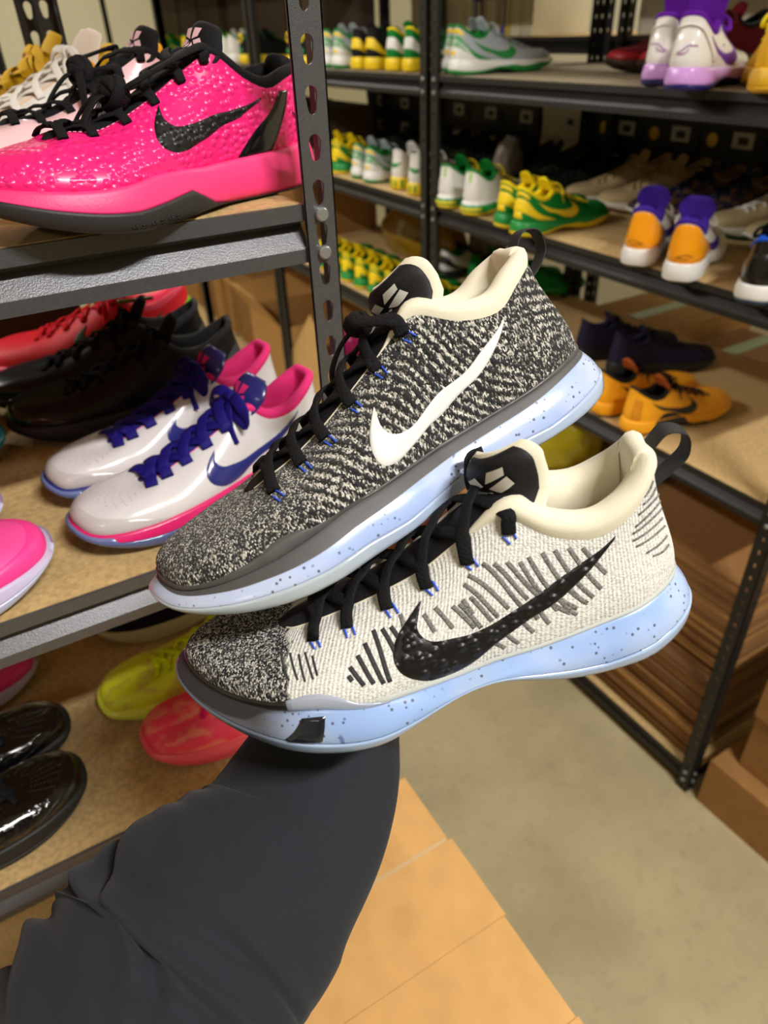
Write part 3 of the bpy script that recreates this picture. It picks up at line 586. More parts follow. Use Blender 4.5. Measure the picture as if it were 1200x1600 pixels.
def hero(S, pose, label, up, mid, out, logo, tongue, rows, sw, blue, lace, seed, knot):
    r = empty('sneaker', pose[3:], 0, label, 'shoe', 'the held pair'); r.rotation_euler = pose[:3]
    obj('upper', m_upper(S, False, 312, 40), up, r); obj('lining', m_lining(S, False, 156), M_cream, r)
    obj('tongue', m_tongue(S, False), tongue, r)
    obj('tongue_padding', m_tongue(S, False, 1.10, .0052, 27, .0050, 'tongue_padding'), M_cream, r)
    obj('midsole', m_sole(S, False, 'midsole', 208, 14), mid, r); obj('outsole', m_sole(S, False, 'outsole', 208), out, r)
    obj('side_logo', m_band(S, *sw, n=90, k=9, off=.0010), logo, r); obj('side_logo', m_band(S, *sw, n=60, k=7, off=.0010, inner=True), logo, r)
    lm = lace_geo(S, rows, w=.0074, th=.0026, bow=None, lift=.001, n=44); 
    C, H, N = S._tp()
    if knot:   # knotted ends at the top of the throat
        tk = rows[-1][0]; a = S.up(tk, 1.); b = S.up(26-tk, 1.); q = int(np.argmin(((C-(a+b)/2)**2).sum(1))); nn = N[q]; f = np.array([nn[2], 0, -nn[0]]); f = f if f[0] > 0 else -f; y = np.array([0, 1., 0])
        c = C[q]+nn*.012+f*.010-y*.006
        e, ne = S.up(tk, rows[-1][1]), S.nrm(tk, rows[-1][1])
        lm.add(*ribbon([e+ne*.003, a+ne*.0045+nn*.003, c+y*.016+nn*.002, c+nn*.003], [ne, unit(ne+nn), nn, nn], .0082, .003, 30))
        for k_, (ax, ra, of) in enumerate((((1, 0, 0), .0062, 0), ((0, 0, 1), .0058, .002), ((.6, 0, .8), .0064, -.002))):
            u = unit(f*ax[0]+y*.35*(k_-1)+nn*ax[2]); w_ = unit(np.cross(u, y)); 
            pts = [c+y*of+(u*math.cos(x)+unit(y+w_*.4*(k_-1))*math.sin(x))*ra for x in np.linspace(0, 2*math.pi, 11)]
            lm.add(*ribbon(pts, [unit(p-c) for p in pts], .0085, .0042, 34))
        lm.add(*ribbon([c, c-y*.008+f*.014-nn*.002, c-y*.018+f*.028-nn*.010, c-y*.028+f*.036-nn*.022], [nn, nn, unit(nn+f), unit(nn+f)], .0074, .0026, 24))
    else:
        tk = rows[-1][0]; a = S.up(tk, 1.); b = S.up(26-tk, 1.); q = int(np.argmin(((C-(a+b)/2)**2).sum(1))); nn = N[q]; f = np.array([nn[2], 0, -nn[0]]); f = f if f[0] > 0 else -f; y = np.array([0, 1., 0]); c = (a+b)/2+nn*.004
        e = S.up(26-tk, rows[-1][1])
        lm.add(*ribbon([c-y*.012+f*.02, c-y*.026+nn*.010+f*.006, c-y*.034+nn*.013-f*.006, c-y*.030+nn*.004-f*.012], [nn, nn, unit(nn-y), -y], .0078, .0028, 24))
    obj('laces', newmesh('laces', lm.V, lm.F), lace, r)
    obj('lace_cords', m_strokes(S, blue, .0011, off=.0006, th=.0012, name='lace_cords', n=6), M_blue, r)
    b = S.up(0., .95)*1.0; b2 = S.up(0., .70); bx = np.array([-1., 0, 0]); zz = np.array([0, 0, 1.])
    mb = MB().add(*ribbon([b+(.003, 0, .002), b+(-.002, 0, .005), b+(-.010, 0, .0125), b+(-.0195, 0, .009), b+(-.020, 0, -.002), b+(-.012, 0, -.010), b2+(-.0008, 0, .003), b2+(-.0008, 0, -.003)], [zz, zz, unit(zz+bx*.3), unit(bx+zz*.3), bx, -zz+bx*.2, bx, bx], .0125, .0016, 50))
    m = mat('black_webbing', '#1c1b1b', .7); g = NT(m); wv = g.n('ShaderNodeTexWave', wave_type='BANDS', bands_direction='Y'); g.t.links.new(g.n('ShaderNodeTexCoord').outputs['Object'], wv.inputs[0]); wv.inputs['Scale'].default_value = 260; g.bump(wv.outputs['Fac'], .6, .0006)
    obj('pull_tab', newmesh('pull_tab', mb.V, mb.F), m, r)
    # white mark on the tongue: two broad wedges, a slim one and a bar below
    mb = MB(); 
    for quad in ([(.90, -.05), (.955, .10), (.955, .52), (.915, .48)], [(.875, -.02), (.905, .52), (.86, .62), (.835, .25)], [(.89, -.14), (.94, -.30), (.92, -.62), (.875, -.50)], [(.855, -.12), (.875, -.62), (.835, -.66), (.815, -.35)], [(.80, -.10), (.845, -.06), (.805, .06), (.77, .02)], [(.79, -.16), (.84, -.12), (.80, -.34), (.76, -.30)]):
        q = np.array(quad); n_ = 6; G = []
        for i in range(n_):
            for j in range(n_):
                u, v = i/(n_-1), j/(n_-1); p = (q[0]*(1-u)+q[1]*u)*(1-v)+(q[3]*(1-u)+q[2]*u)*v; G.append(S.tong_pt(p[0], p[1], .0009))
        mb.add(G, gridf(n_, n_))
    obj('tongue_logo', newmesh('tongue_logo', mb.V, mb.F), mat('white_print', '#e9e6df', .6), r)
    return r
W_ROWS = [(9.36, .745), (8.62, .76), (7.83, .79), (6.95, .80), (5.96, .77), (4.97, .845)]
B_ROWS = [(9.70, .70), (8.88, .77), (8.17, .80), (7.27, .84), (6.4, .885), (5.44, .88)]
W_BLUE = [[(4.917, .879), (4.8, .814)], [(5.111, .829), (4.936, .774)], [(5.851, .799), (5.676, .709)], [(6.065, .794), (5.851, .714)], [(6.824, .834), (6.669, .724)], [(7.038, .829), (6.805, .719)], [(7.739, .834), (7.583, .719)], [(7.914, .824), (7.739, .709)], [(8.537, .779), (8.42, .678)], [(8.693, .779), (8.576, .673)], [(9.316, .779), (9.141, .663)], [(9.413, .744), (9.277, .663)]]
B_BLUE = [[(5.384, .905), (5.131, .794)], [(5.501, .854), (5.325, .774)], [(6.299, .894), (6.24, .769)], [(6.513, .879), (6.396, .774)], [(7.194, .854), (7.097, .739)], [(7.35, .819), (7.214, .714)], [(8.09, .799), (7.934, .658)], [(8.245, .779), (8.09, .663)], [(8.79, .754), (8.674, .633)], [(8.966, .769), (8.829, .643)], [(9.666, .714), (9.433, .583)], [(9.744, .663), (9.549, .558)]]
B_SWO = [(2.892, .83), (3.359, .643), (3.865, .467), (4.372, .362), (4.917, .256), (5.45, .225), (6.065, .175), (6.513, .146), (6.863, .181), (7.058, .286), (7.116, .407), (7.058, .518), (6.922, .608), (6.824, .645)]
B_SWI = [(2.92, .84), (3.612, .678), (4.294, .487), (4.936, .39), (5.656, .322), (6.085, .307), (6.415, .337), (6.649, .402), (6.766, .472), (6.805, .543), (6.824, .645)]
BK_TONGUE = mat('black_tongue', '#19181b', .6, bump=.2, bscale=900, spec=.3)
M_dimple = mat('black_gloss_scales', '#0d0d0f', .42, coat=.05)
g_ = NT(M_dimple); v_ = g_.vor(g_.n('ShaderNodeTexCoord').outputs['Object'], 190.); g_.bump(g_.rng(v_.outputs['Distance'], .1, .6, 1., 0.), .8, .0014)
wh = hero(SWH, [.02988914, .17917006, 2.66413392, .29966673, .18213768, 1.31800418], 'cream knit sneaker with marled black toe and black side logo, held in front', knit_white(), speckled('speckled_blue_sole', '#98b4e4', '#c3cfe8', [(0, .05), (7.5, .05), (8.5, .02), (9.9, .02), (10.6, .30), (12, .47), (13, .50), (14, .47), (15.4, .30), (16.2, .05), (26, .05)], '#2c2b2e', (.215, .250, '#4c4548', '#747d90'), .05), clear_x('ice_blue_outsole', '#a9c0e2', '#5f6878', .210, .250, .92), M_dimple, BK_TONGUE, W_ROWS, (SW_OUT, SW_IN), W_BLUE, M_blk_lace, 1, False)
D1 = [[(3.32,.854),(2.814,.558)],[(3.632,.859),(2.951,.432)],[(3.943,.829),(3.126,.377)],[(4.216,.789),(3.242,.337)],[(4.508,.724),(3.437,.322)],[(4.683,.678),(3.554,.296)],[(4.975,.668),(4.021,.442)],[(5.286,.678),(4.43,.462)],[(5.578,.714),(4.547,.417)],[(5.929,.693),(4.8,.402)],[(6.026,.653),(5.014,.362)],[(6.026,.563),(5.715,.442)],[(6.279,.558),(5.617,.352)],[(6.727,.623),(6.201,.417)],[(6.98,.623),(6.649,.457)],[(8.07,.668),(7.525,.221)],[(7.895,.653),(7.467,.407)],[(7.72,.643),(7.486,.523)],[(8.206,.588),(7.661,.226)],[(8.304,.508),(7.875,.251)],[(8.42,.432),(8.07,.256)],[(8.42,.362),(8.323,.312)],[(5.831,.553),(5.15,.347)],[(6.104,.548),(5.423,.332)],[(7.544,.709),(7.408,.583)],[(3.671,.558),(3.32,.367)],[(3.826,.467),(3.437,.256)],[(4.002,.457),(3.807,.357)],[(4.157,.382),(3.943,.256)],[(4.274,.372),(4.177,.317)],[(4.469,.312),(4.235,.211)],[(4.819,.251),(4.508,.136)],[(5.092,.211),(4.78,.126)]]
D2 = [[(10.192,.749),(9.705,.402)],[(9.861,.688),(9.511,.397)],[(9.627,.653),(9.335,.367)],[(9.491,.658),(9.16,.377)],[(9.296,.603),(9.082,.407)]]
D3 = [[(1.529,.93),(1.315,.915),(1.121,.93)],[(1.588,.884),(1.315,.849),(.984,.839)],[(1.763,.854),(1.393,.809),(.731,.739)],[(1.899,.789),(1.471,.754),(.79,.693)],[(1.997,.754),(1.529,.709),(.868,.643)],[(2.036,.698),(1.549,.643),(.965,.588)],[(1.977,.628),(1.51,.573),(.945,.518)],[(1.744,.503),(1.393,.462),(.965,.437)],[(1.588,.427),(1.296,.377),(.984,.362)]]
M_gk = mat('grey_knit_inlay', '#74726e', .9, var=.75, vscale=1400); M_gk2 = mat('dark_knit_inlay', '#353536', .9, var=.6, vscale=1400)
for i, d in enumerate(D1): obj('knit_stripe', m_strokes(SWH, [d], .0026, off=.0001, th=.0007, name='knit_stripe'), M_gk if i < 15 or i > 21 else M_gk2, wh)
for d in D2: obj('knit_stripe', m_strokes(SWH, [d], .0013, off=.0001, th=.0007, name='knit_stripe'), M_gk2, wh)
for d in D3: obj('heel_stripe', m_strokes(SWH, [d], .0013, off=.0003, th=.0009, name='heel_stripe'), M_gk, wh)
obj('toe_guard', m_band(SWH, [(9.6, 0), (11, 0), (13, 0), (15, 0), (16.8, 0)], [(9.75, .17), (10.2, .12), (11, .09), (13, .08), (15, .09), (15.8, .12), (16.6, .18)], n=90, k=7, off=.0011, name='toe_guard'), mat('smoky_black_rubber', '#201f21', .3, coat=.4), wh)
obj('side_guard', m_band(SWH, [(7.5, 0), (8.4, 0), (9.0, 0), (9.75, 0)], [(7.45, .02), (8.1, .08), (8.5, .16), (8.93, .22), (9.33, .22), (9.75, .17)], n=60, k=9, off=.0012, name='side_guard'), clear('clear_guard', '#b4bfd6', .6), wh)
obj('foxing_strip', m_band(SWH, [(-2.5, 0), (0, 0), (3, 0), (5.5, 0), (7.8, 0)], [(-2.5, .07), (0, .07), (3, .06), (5.5, .06), (7.8, .09)], n=70, k=5, off=.0010, name='foxing_strip'), clear('pale_foxing', '#d3d8d4', .8), wh)
obj('sole_window', m_band(SWH, [(9.42, .10), (9.62, .32), (9.86, .52)], [(8.90, .08), (8.96, .30), (9.06, .53)], n=16, k=9, off=.0016, sole=True, name='sole_window'), mat('dark_window', '#141a26', .15, coat=.8), wh)
bh = hero(SBH, [.30685054, .29494488, 3.05132299, .32536334, .29735551, 1.40482475], 'black and grey marled knit sneaker with white side logo, held above', knit_black(), speckled('speckled_pale_sole', '#a6bae6', '#c9d0e6', [(0, .08), (1.5, .09), (3.6, .176), (6.6, .216), (8.5, .27), (10.4, .20), (11.4, .13), (13, .09), (15, .10), (20, .15), (26, .08)], '#4a4848'), clear_x('pale_outsole', '#b4c6e2', '#b9c4cc', .15, .22, .9), mat('white_side_print', '#dbdad7', .55), BK_TONGUE, B_ROWS, (B_SWO, B_SWI), B_BLUE, M_blk_lace, 2, True)
M_smoke = mat('smoky_grey_rubber', '#4d4b4b', .45, coat=.2, var=.12, vscale=90)
obj('toe_bumper', m_band(SBH, [(-3, 0), (0, 0), (4, 0), (7.9, 0), (9.2, 0), (10.3, 0), (11.5, 0), (13, 0), (16.5, 0)], [(-3, .06), (0, .06), (4, .045), (7.9, .05), (8.8, .10), (9.25, .19), (9.73, .228), (10.15, .16), (10.8, .09), (11.5, .06), (13, .07), (16.5, .05)], n=130, k=7, off=.0011, name='toe_bumper'), M_smoke, bh)

# ------------------------------------------------------------------ the holder's arm
person = empty('person', (.1161, .3022, 1.2008), 0, 'person reaching in with one arm in a dark charcoal sleeve, holding the pair', 'person')
def P_(x): return (x[0]-.1161, x[1]-.3022, x[2]-1.2008)
J = dict(elbow=(-.0869,.1872,1.158), mid=(.0162,.2434,1.1708), wrist=(.1394,.3084,1.1933), palm=(.1751,.3281,1.2289),
 i1=(.2083,.3283,1.2871), m1=(.2105,.3445,1.2829), r1=(.2093,.3589,1.2739), l1=(.204,.3695,1.2605), i2=(.2269,.3332,1.3154), i3=(.2327,.3375,1.3374), i4=(.2321,.3415,1.3544),
 m2=(.2295,.3551,1.3099), m3=(.2406,.3604,1.3333), m4=(.2413,.3648,1.3519), r2=(.2278,.3718,1.2981), r3=(.2376,.3797,1.3187), r4=(.2392,.3837,1.3355), l2=(.2198,.3856,1.2781), l3=(.2276,.3939,1.2944), l4=(.2306,.3983,1.3074), t1=(.1603,.3338,1.246), t2=(.1538,.347,1.2724), t3=(.1559,.3526,1.2935))
RD = dict(elbow=.046, mid=.038, wrist=.026, palm=.026, i1=.0115, m1=.0115, r1=.011, l1=.0105, t1=.015, t2=.011, t3=.009)
E_ = [('elbow','mid'),('mid','wrist'),('wrist','palm')]+[('palm',f+'1') for f in 'imrl']+[(f+str(i), f+str(i+1)) for f in 'imrl' for i in (1,2,3)]+[('palm','t1'),('t1','t2'),('t2','t3')]
nm = list(J); me = bpy.data.meshes.new('body'); me.from_pydata([P_(J[k]) for k in nm], [(nm.index(a), nm.index(b)) for a, b in E_], [])
arm = obj('body', me, mat('skin', '#b9785a', .55, sss=.15, var=.06, vscale=60), person)
sk = arm.modifiers.new('skin', 'SKIN'); 
for i, k in enumerate(nm):
    rr = RD.get(k, {'2': .0092, '3': .0084, '4': .0072}.get(k[-1], .009)); me.skin_vertices[0].data[i].radius = (rr, rr)
me.skin_vertices[0].data[nm.index('palm')].use_root = True
ss = arm.modifiers.new('subsurf', 'SUBSURF'); ss.levels = 2; ss.render_levels = 2
sk.use_smooth_shade = True
# sleeve: a loose tube with folds, open at the cuff
SL = np.array([[.1250,.3090,1.2150],[.1161,.3022,1.2008],[.0674,.2621,1.1771],[.0331,.2446,1.1746],[-.0048,.2299,1.1733],[-.0317,.2151,1.1707],[-.0569,.2018,1.1713],[-.0869,.1872,1.158],[-.13,.16,1.15]])
SRd = np.array([.043,.049,.060,.068,.075,.078,.074,.072,.072])
ns, na = 220, 150; C_ = crv(SL, ns); r_ = crv(SRd[:, None], ns)[:, 0]; T_ = unit(np.gradient(C_, axis=0)); V = []; upv = np.array([0, 0, 1.])
for i in range(ns):
    a_ = unit(np.cross(T_[i], upv)); b_ = np.cross(a_, T_[i]); s = i/ns
    for k in range(na):
        th = 2*math.pi*k/na
        fold = .0032*math.sin(3*th+9*s+2)*math.exp(-((s-.12)/.12)**2)
        w = min(1, max(0, (s-.34)/.2))
        ph = 44*s+2.1*math.sin(th+.6)+1.2*math.sin(2*th+3*s)
        fold += w*(.0046*max(0, math.sin(ph))**2-.0040*max(0, math.sin(ph*.73+1.2+1.3*th))**6)
        fold += .0018*math.sin(5*th+17*s)*math.sin(9*s)+.0012*math.sin(2*th-30*s)
        fold -= .010*math.exp(-((s-.02)/.03)**2)*max(0, math.cos(th-5.6))
        for (s0, k0, t0, t1, A0, sg) in ((.40, .15, .35, 2.1, .014, .016), (.545, .05, .25, 1.3, .010, .014), (.655, .06, .2, 1.6, .010, .016), (.74, .03, -.3, 2.4, .009, .016), (.47, -.05, 1.9, 2.8, .004, .03), (.30, .04, -.3, .9, .004, .014)):
            win = 1/(1+math.exp(-(th-t0)*7))/(1+math.exp((th-t1)*7)) if th < 5 else 1/(1+math.exp(-(th-6.283-t0)*7))
            d = s-(s0+k0*(th if th < 5 else th-6.283)); fold += win*A0*.55*(-math.exp(-(d/sg)**2)*.75+math.exp(-((d-sg*1.9)/(sg*1.3))**2)*.8+.35*math.exp(-((d+sg*2.2)/(sg*1.6))**2))
        fold += .006*math.exp(-((s-.03)/.085)**4)*math.exp(-((th-2.95)/.42)**2)-.007*math.exp(-((s-.06)/.10)**4)*math.exp(-((th-2.25)/.16)**2)-.004*math.exp(-((s-.05)/.12)**4)*math.exp(-((th-1.55)/.10)**2)
        ca, sa = math.cos(th), math.sin(th)
        V.append(C_[i]+(a_*ca+b_*sa*.9)*(r_[i]+fold))
V = np.array(V)-np.array([.1161, .3022, 1.2008])
cuff = V[:na]; ctr = cuff.mean(0); inner = [(ctr+(cuff-ctr)*.93)+unit(C_[2]-C_[0])*d for d in (.0, .03)]
V2 = np.concatenate([inner[1], inner[0]+unit(C_[0]-C_[2])*.0015, V]); 
slv = obj('sleeve', newmesh('sleeve', V2, gridfT(ns+2, na)), mat('charcoal_cotton', '#26282e', .95, sheen=.06, var=.12, vscale=1500, bump=.25, bscale=1800, spec=.2), person)
slv['label'] = 'dark charcoal cotton sleeve, wrinkled near the elbow'

# ------------------------------------------------------------------ sneakers standing on the shelves
def patent(n, c, **k): return mat(n, c, .22, coat=.5, **k)
def soft(n, c, **k): return mat(n, c, .75, bump=.15, bscale=500, spec=.2, **k)
BLK = soft('black_fabric', '#151517'); BLKP = patent('black_patent', '#0d0d0e'); BLKR = mat('black_rubber', '#1b1b1c', .5); WHT = soft('white_mesh', '#dfdcd4'); WHP = patent('white_patent', '#e6e2de'); WHR = mat('white_rubber', '#e4e2de', .4)
GRN = soft('green_mesh', '#0f7a2e'); GRN2 = mat('green_rubber', '#1d8a3c', .4); YEL = soft('yellow_mesh', '#f0d414'); YELR = mat('yellow_rubber', '#f2cf16', .4); GLD = soft('gold_suede', '#b8900e')
NAVY = soft('navy_lace', '#1c1470'); NAVYR = mat('navy_rubber', '#2b2f78', .25, coat=.4); PNKL = soft('pink_fleece', '#e8337c'); BLACKL = lace_mat('flat_black_lace', '#141416')
YLACE = lace_mat('yellow_lace', '#efd92a'); WLACE = lace_mat('white_lace', '#e0dcd4'); GLACE = lace_mat('green_lace', '#0e6a2a')
def scales():
    m = mat('pink_scaled_skin', '#ff2a82', .30, coat=.10); g = NT(m); o = g.n('ShaderNodeTexCoord').outputs['Object']
    w = g.n('ShaderNodeMapping'); g.t.links.new(o, w.inputs[0]); w.inputs['Scale'].default_value = (1, 1, 1.15); v = g.vor(w.outputs[0], 165., rand=.6)
    h = g.rng(v.outputs['Distance'], .1, .62, 1., 0.); g.bump(h, .75, .0016)
    sx = g.n('ShaderNodeSeparateXYZ'); g.t.links.new(o, sx.inputs[0])
    g.t.links.new(g.mix(g.math('MULTIPLY', g.rng(v.outputs['Distance'], .3, .7), .25), lin('#ff2682'), lin('#cc0f58')), g.b.inputs['Base Color']); return m
PINKSPLIT = [.88, .88, .90, .92, .94, .95, .84, .40, .50, .52, .48, .42, .30, .22, .30, .42, .48, .52, .50, .40, .84, .95, .94, .92, .90, .88]
KPK = [[0.03,0.0,0.1123,0.0778,0.0,0.3168,0.07,0.012,0.0,0.08],[0.05,0.0566,0.1129,0.0576,0.0516,0.2942,0.07,0.01,0.0,0.08],[0.12,0.089,0.1103,0.1227,0.0785,0.2786,0.06,0.008,0.0,0.07],[0.2,0.1005,0.1054,0.1946,0.0874,0.2614,0.05,0.006,0.01,0.06],[0.3,0.1026,0.1018,0.2695,0.0873,0.2885,0.05,0.006,0.015,0.06],[0.39,0.1093,0.1005,0.3432,0.0688,0.3394,0.06,0.008,0.02,0.05],[0.46,0.1264,0.1004,0.4179,0.0538,0.3084,0.06,0.01,0.035,0.03],[0.54,0.1485,0.1056,0.4992,0.0462,0.2665,0.055,0.01,0.045,0.02],[0.62,0.1627,0.1069,0.5826,0.0417,0.2289,0.05,0.01,0.05,0.01],[0.7,0.1713,0.0978,0.6696,0.0362,0.2012,0.045,0.01,0.055,0.005],[0.78,0.1602,0.0975,0.7432,0.0257,0.2044,0.042,0.008,0.06,0.004],[0.87,0.1244,0.1064,0.7682,0.02,0.1964,0.042,0.006,0.08,0.004],[0.94,0.0676,0.116,0.7782,0.008,0.1934,0.042,0.004,0.11,0.006],[0.968,-0.01,0.1198,0.7802,-0.003,0.1924,0.044,0.004,0.13,0.008],[0.94,-0.078,0.116,0.7782,-0.014,0.1934,0.042,0.004,0.11,0.006],[0.87,-0.113,0.1064,0.7682,-0.026,0.1964,0.042,0.006,0.08,0.004],[0.78,-0.138,0.0975,0.7432,-0.04,0.2044,0.042,0.008,0.06,0.004],[0.7,-0.142,0.0978,0.6696,-0.045,0.2012,0.045,0.01,0.055,0.005],[0.62,-0.132,0.1069,0.5826,-0.048,0.2289,0.05,0.01,0.05,0.01],[0.54,-0.115,0.1056,0.4992,-0.05,0.2665,0.055,0.01,0.045,0.02],[0.46,-0.102,0.1004,0.4179,-0.056,0.3084,0.06,0.01,0.035,0.03],[0.39,-0.096,0.1005,0.3432,-0.068,0.3394,0.06,0.008,0.02,0.05],[0.3,-0.095,0.1018,0.2695,-0.083,0.2905,0.05,0.006,0.015,0.06],[0.2,-0.096,0.1054,0.1946,-0.086,0.2634,0.05,0.006,0.01,0.06],[0.12,-0.09,0.1103,0.1227,-0.078,0.2806,0.06,0.008,0.0,0.07],[0.05,-0.062,0.1129,0.0576,-0.053,0.2952,0.07,0.01,0.0,0.08]]
SPK = Shape(KPK, arch=.0055, split=PINKSPLIT, roll=.02, tong=((-.02, .03), (-.04, .058)), tws=.95)
PK_SW = ([(3.34,.80),(3.88,.62),(4.47,.43),(5.29,.31),(6.16,.26),(6.75,.22),(7.23,.24),(7.56,.32),(7.72,.44),(7.68,.58),(7.51,.70),(7.25,.81)], [(3.38,.81),(4.12,.62),(4.82,.47),(5.77,.44),(6.49,.45),(6.92,.48),(7.17,.55),(7.29,.64),(7.28,.73),(7.25,.81)])
PKR = mat('pink_rubber', '#ff3f82', .45, bump=.15, bscale=600); PKP = mat('pale_pink_skin', '#f6cbd0', .25, coat=.4, bump=.2, bscale=220)
zt = LZ[0]+.0016
pink, pp = sneaker(dict(up=scales(), sole=PKR, out=mat('black_outsole', '#2b2a2a', .55, bump=.2, bscale=700), lining=BLK, tongue=BLK, lace=M_blk_lace, logo=M_dimple, sw=PK_SW, bow=None, lw=.0072), (.2944, .6523, zt), 3.4619, 'bright pink scaly sneaker with black side logo, on the upper shelf at front', 'pink and pale pink pair', S=SPK, res=(208, 30))
# black strap across the heel, black heel tag, signature mark, stitches, characters on the outsole, tongue mark
obj('heel_strap', m_band(SPK, [(4.39, .0), (3.67, .38), (2.9, .68), (2.42, .86)], [(3.15, .0), (2.6, .38), (2.1, .64), (1.85, .80)], n=30, k=7, off=.0016), BLKP, pink)
obj('heel_tag', m_band(SPK, [(.55, .02), (.45, .3), (.3, .55)], [(-.55, .02), (-.45, .3), (-.3, .55)], n=14, k=7, off=.0016), BLKP, pink)
obj('heel_mark', m_strokes(SPK, [[(1.9, .50), (1.75, .40), (1.72, .20)], [(1.45, .55), (1.6, .46), (1.74, .38)]], .0012, off=.0012, name='heel_mark'), BLK, pink)
st = []
for k in range(26):
    t = 9.9-k*.16; st.append([(t, .955), (t-.09, .955)])
obj('edge_stitches', m_strokes(SPK, st, .0007, off=.0006, name='edge_stitches', n=3), mat('pale_pink_thread', '#ff9cc4', .7), pink)
st = []
for k, t in enumerate((7.7, 8.0, 8.3, 8.6, 8.9, 9.2)):
    a = .80
    st += [[(t, a), (t+.14, a)], [(t+.02, a+.05), (t+.14, a+.05)], [(t+.07, a-.03), (t+.07, a+.09)]] if k % 2 == 0 else [[(t, a-.02), (t, a+.08)], [(t+.12, a-.02), (t+.12, a+.08)], [(t, a+.03), (t+.12, a+.03)]]
obj('sole_characters', m_strokes(SPK, st, .0008, off=.0014, sole=True, name='sole_characters', n=3), BLKR, pink)
def tongue_mark(S, root, m, quads, mt, mirror=False):
    mb = MB()
    for quad in quads:
        q = np.array(quad); G = []
        for i in range(5):
            for j in range(5):
                u, v = i/4, j/4; p = (q[0]*(1-u)+q[1]*u)*(1-v)+(q[3]*(1-u)+q[2]*u)*v; G.append(S.tong_pt(p[0], p[1], .0010))
        mb.add(G, gridf(5, 5))
    obj('tongue_logo', newmesh('tongue_logo', mir(np.array(mb.V), mirror), mb.F), mt, root)
MARK = [[(.86, .02), (.93, .06), (.93, .40), (.88, .30)], [(.85, .10), (.87, .40), (.82, .52), (.80, .22)], [(.86, -.06), (.93, -.10), (.93, -.44), (.88, -.34)], [(.85, -.12), (.87, -.44), (.82, -.54), (.80, -.24)], [(.79, .02), (.84, .04), (.79, .16), (.75, .10)], [(.79, -.04), (.84, -.06), (.79, -.18), (.75, -.12)]]
M_pp = mat('pale_pink_print', '#f4c9d4', .5)
tongue_mark(SPK, pink, None, MARK, M_pp)
C, H, N = SPK._tp()
def knot_on(S, root, mt, tk, mirror=False, dy=0., name='lace_knot', size=1.):
    a = S.up(tk, 1.); b = S.up(26-tk, 1.); C, H, N = S._tp(); q = int(np.argmin(((C-(a+b)/2)**2).sum(1))); nn = N[q]; f = np.array([nn[2], 0, -nn[0]]); f = f if f[0] > 0 else -f; y = np.array([0, 1., 0]); c = C[q]+nn*.013*size+y*dy; mb = MB()
    for k_ in range(4):
        u = unit(f*math.cos(k_*.8)+nn*math.sin(k_*.8)+y*.3*(k_-1.5)); w_ = unit(y+f*.25*(k_-1.5)); pts = [c+(u*math.cos(x)+w_*math.sin(x))*(.0075+.0012*k_)*size for x in np.linspace(0, 2*math.pi, 10)]
        mb.add(*ribbon(pts, [unit(p-c) for p in pts], .0085*size, .0045, 28))
    e = S.up(5.3, .93); ne = S.nrm(5.3, .93)
    mb.add(*ribbon([e+ne*.002, S.up(5.3, 1.)+ne*.002+nn*.004, (S.up(5.3, 1.)+c)/2+y*.012+nn*.006, c+y*.016+nn*.003-f*.01, c], [ne, unit(ne+nn), nn, nn, nn], .0075, .003, 30))
    mb.add(*ribbon([c, c-y*.014+f*.008+nn*.002, c-y*.028+f*.02-nn*.006, c-y*.034+f*.03-nn*.016], [nn]*4, .0072, .0028, 20))
    mb.add(*ribbon([c, c+f*.014+nn*.004, c+f*.034-nn*.002+y*.004, c+f*.046-nn*.010+y*.006], [nn]*4, .0072, .0028, 20))
    obj(name, newmesh(name, mir(np.array(mb.V), mirror), mb.F), mt, root)
knot_on(SPK, pink, M_blk_lace, 8.0, dy=.004)
pale, _ = sneaker(dict(up=PKP, sole=PKR, out=BLKR, lining=BLK, tongue=BLK, lace=M_blk_lace, logo=M_dimple, sw=PK_SW, bow=None, lw=.0072), (.285, .775, zt), 3.40, 'pale pink sneaker with black laces, behind the bright pink one', 'pink and pale pink pair', True, S=SPK, res=(104, 16))
tongue_mark(SPK, pale, None, MARK, M_pp, True); knot_on(SPK, pale, M_blk_lace, 7.0, True, 0.)
ORL = soft('orange_lining', '#e39a1c')
for i, (x, y, a, lb) in enumerate(((.255, .876, 3.36, 'white sneaker with orange collar lining and white laces, behind the pale pink one'), (.27, .976, 3.34, 'white sneaker with orange lining behind its mate, big lace loop on top'))):
    sneaker(dict(up=WHT, sole=WHR, out=WHR, lining=ORL, tongue=mat('cream_tongue', '#d9c9b8', .7), lace=WLACE, heel=WHR, lw=.0075), (x, y, zt), a, lb, 'white and orange pair', bool(i))
sneaker(dict(up=GLD, sole=GLD, out=GLD, lining=GLD, tongue=GLD, lace=lace_mat('gold_lace', '#c79d18'), lw=.012), (.255, 1.078, zt), 3.3, 'gold yellow sneaker with a broad bow, at the back of the upper shelf')

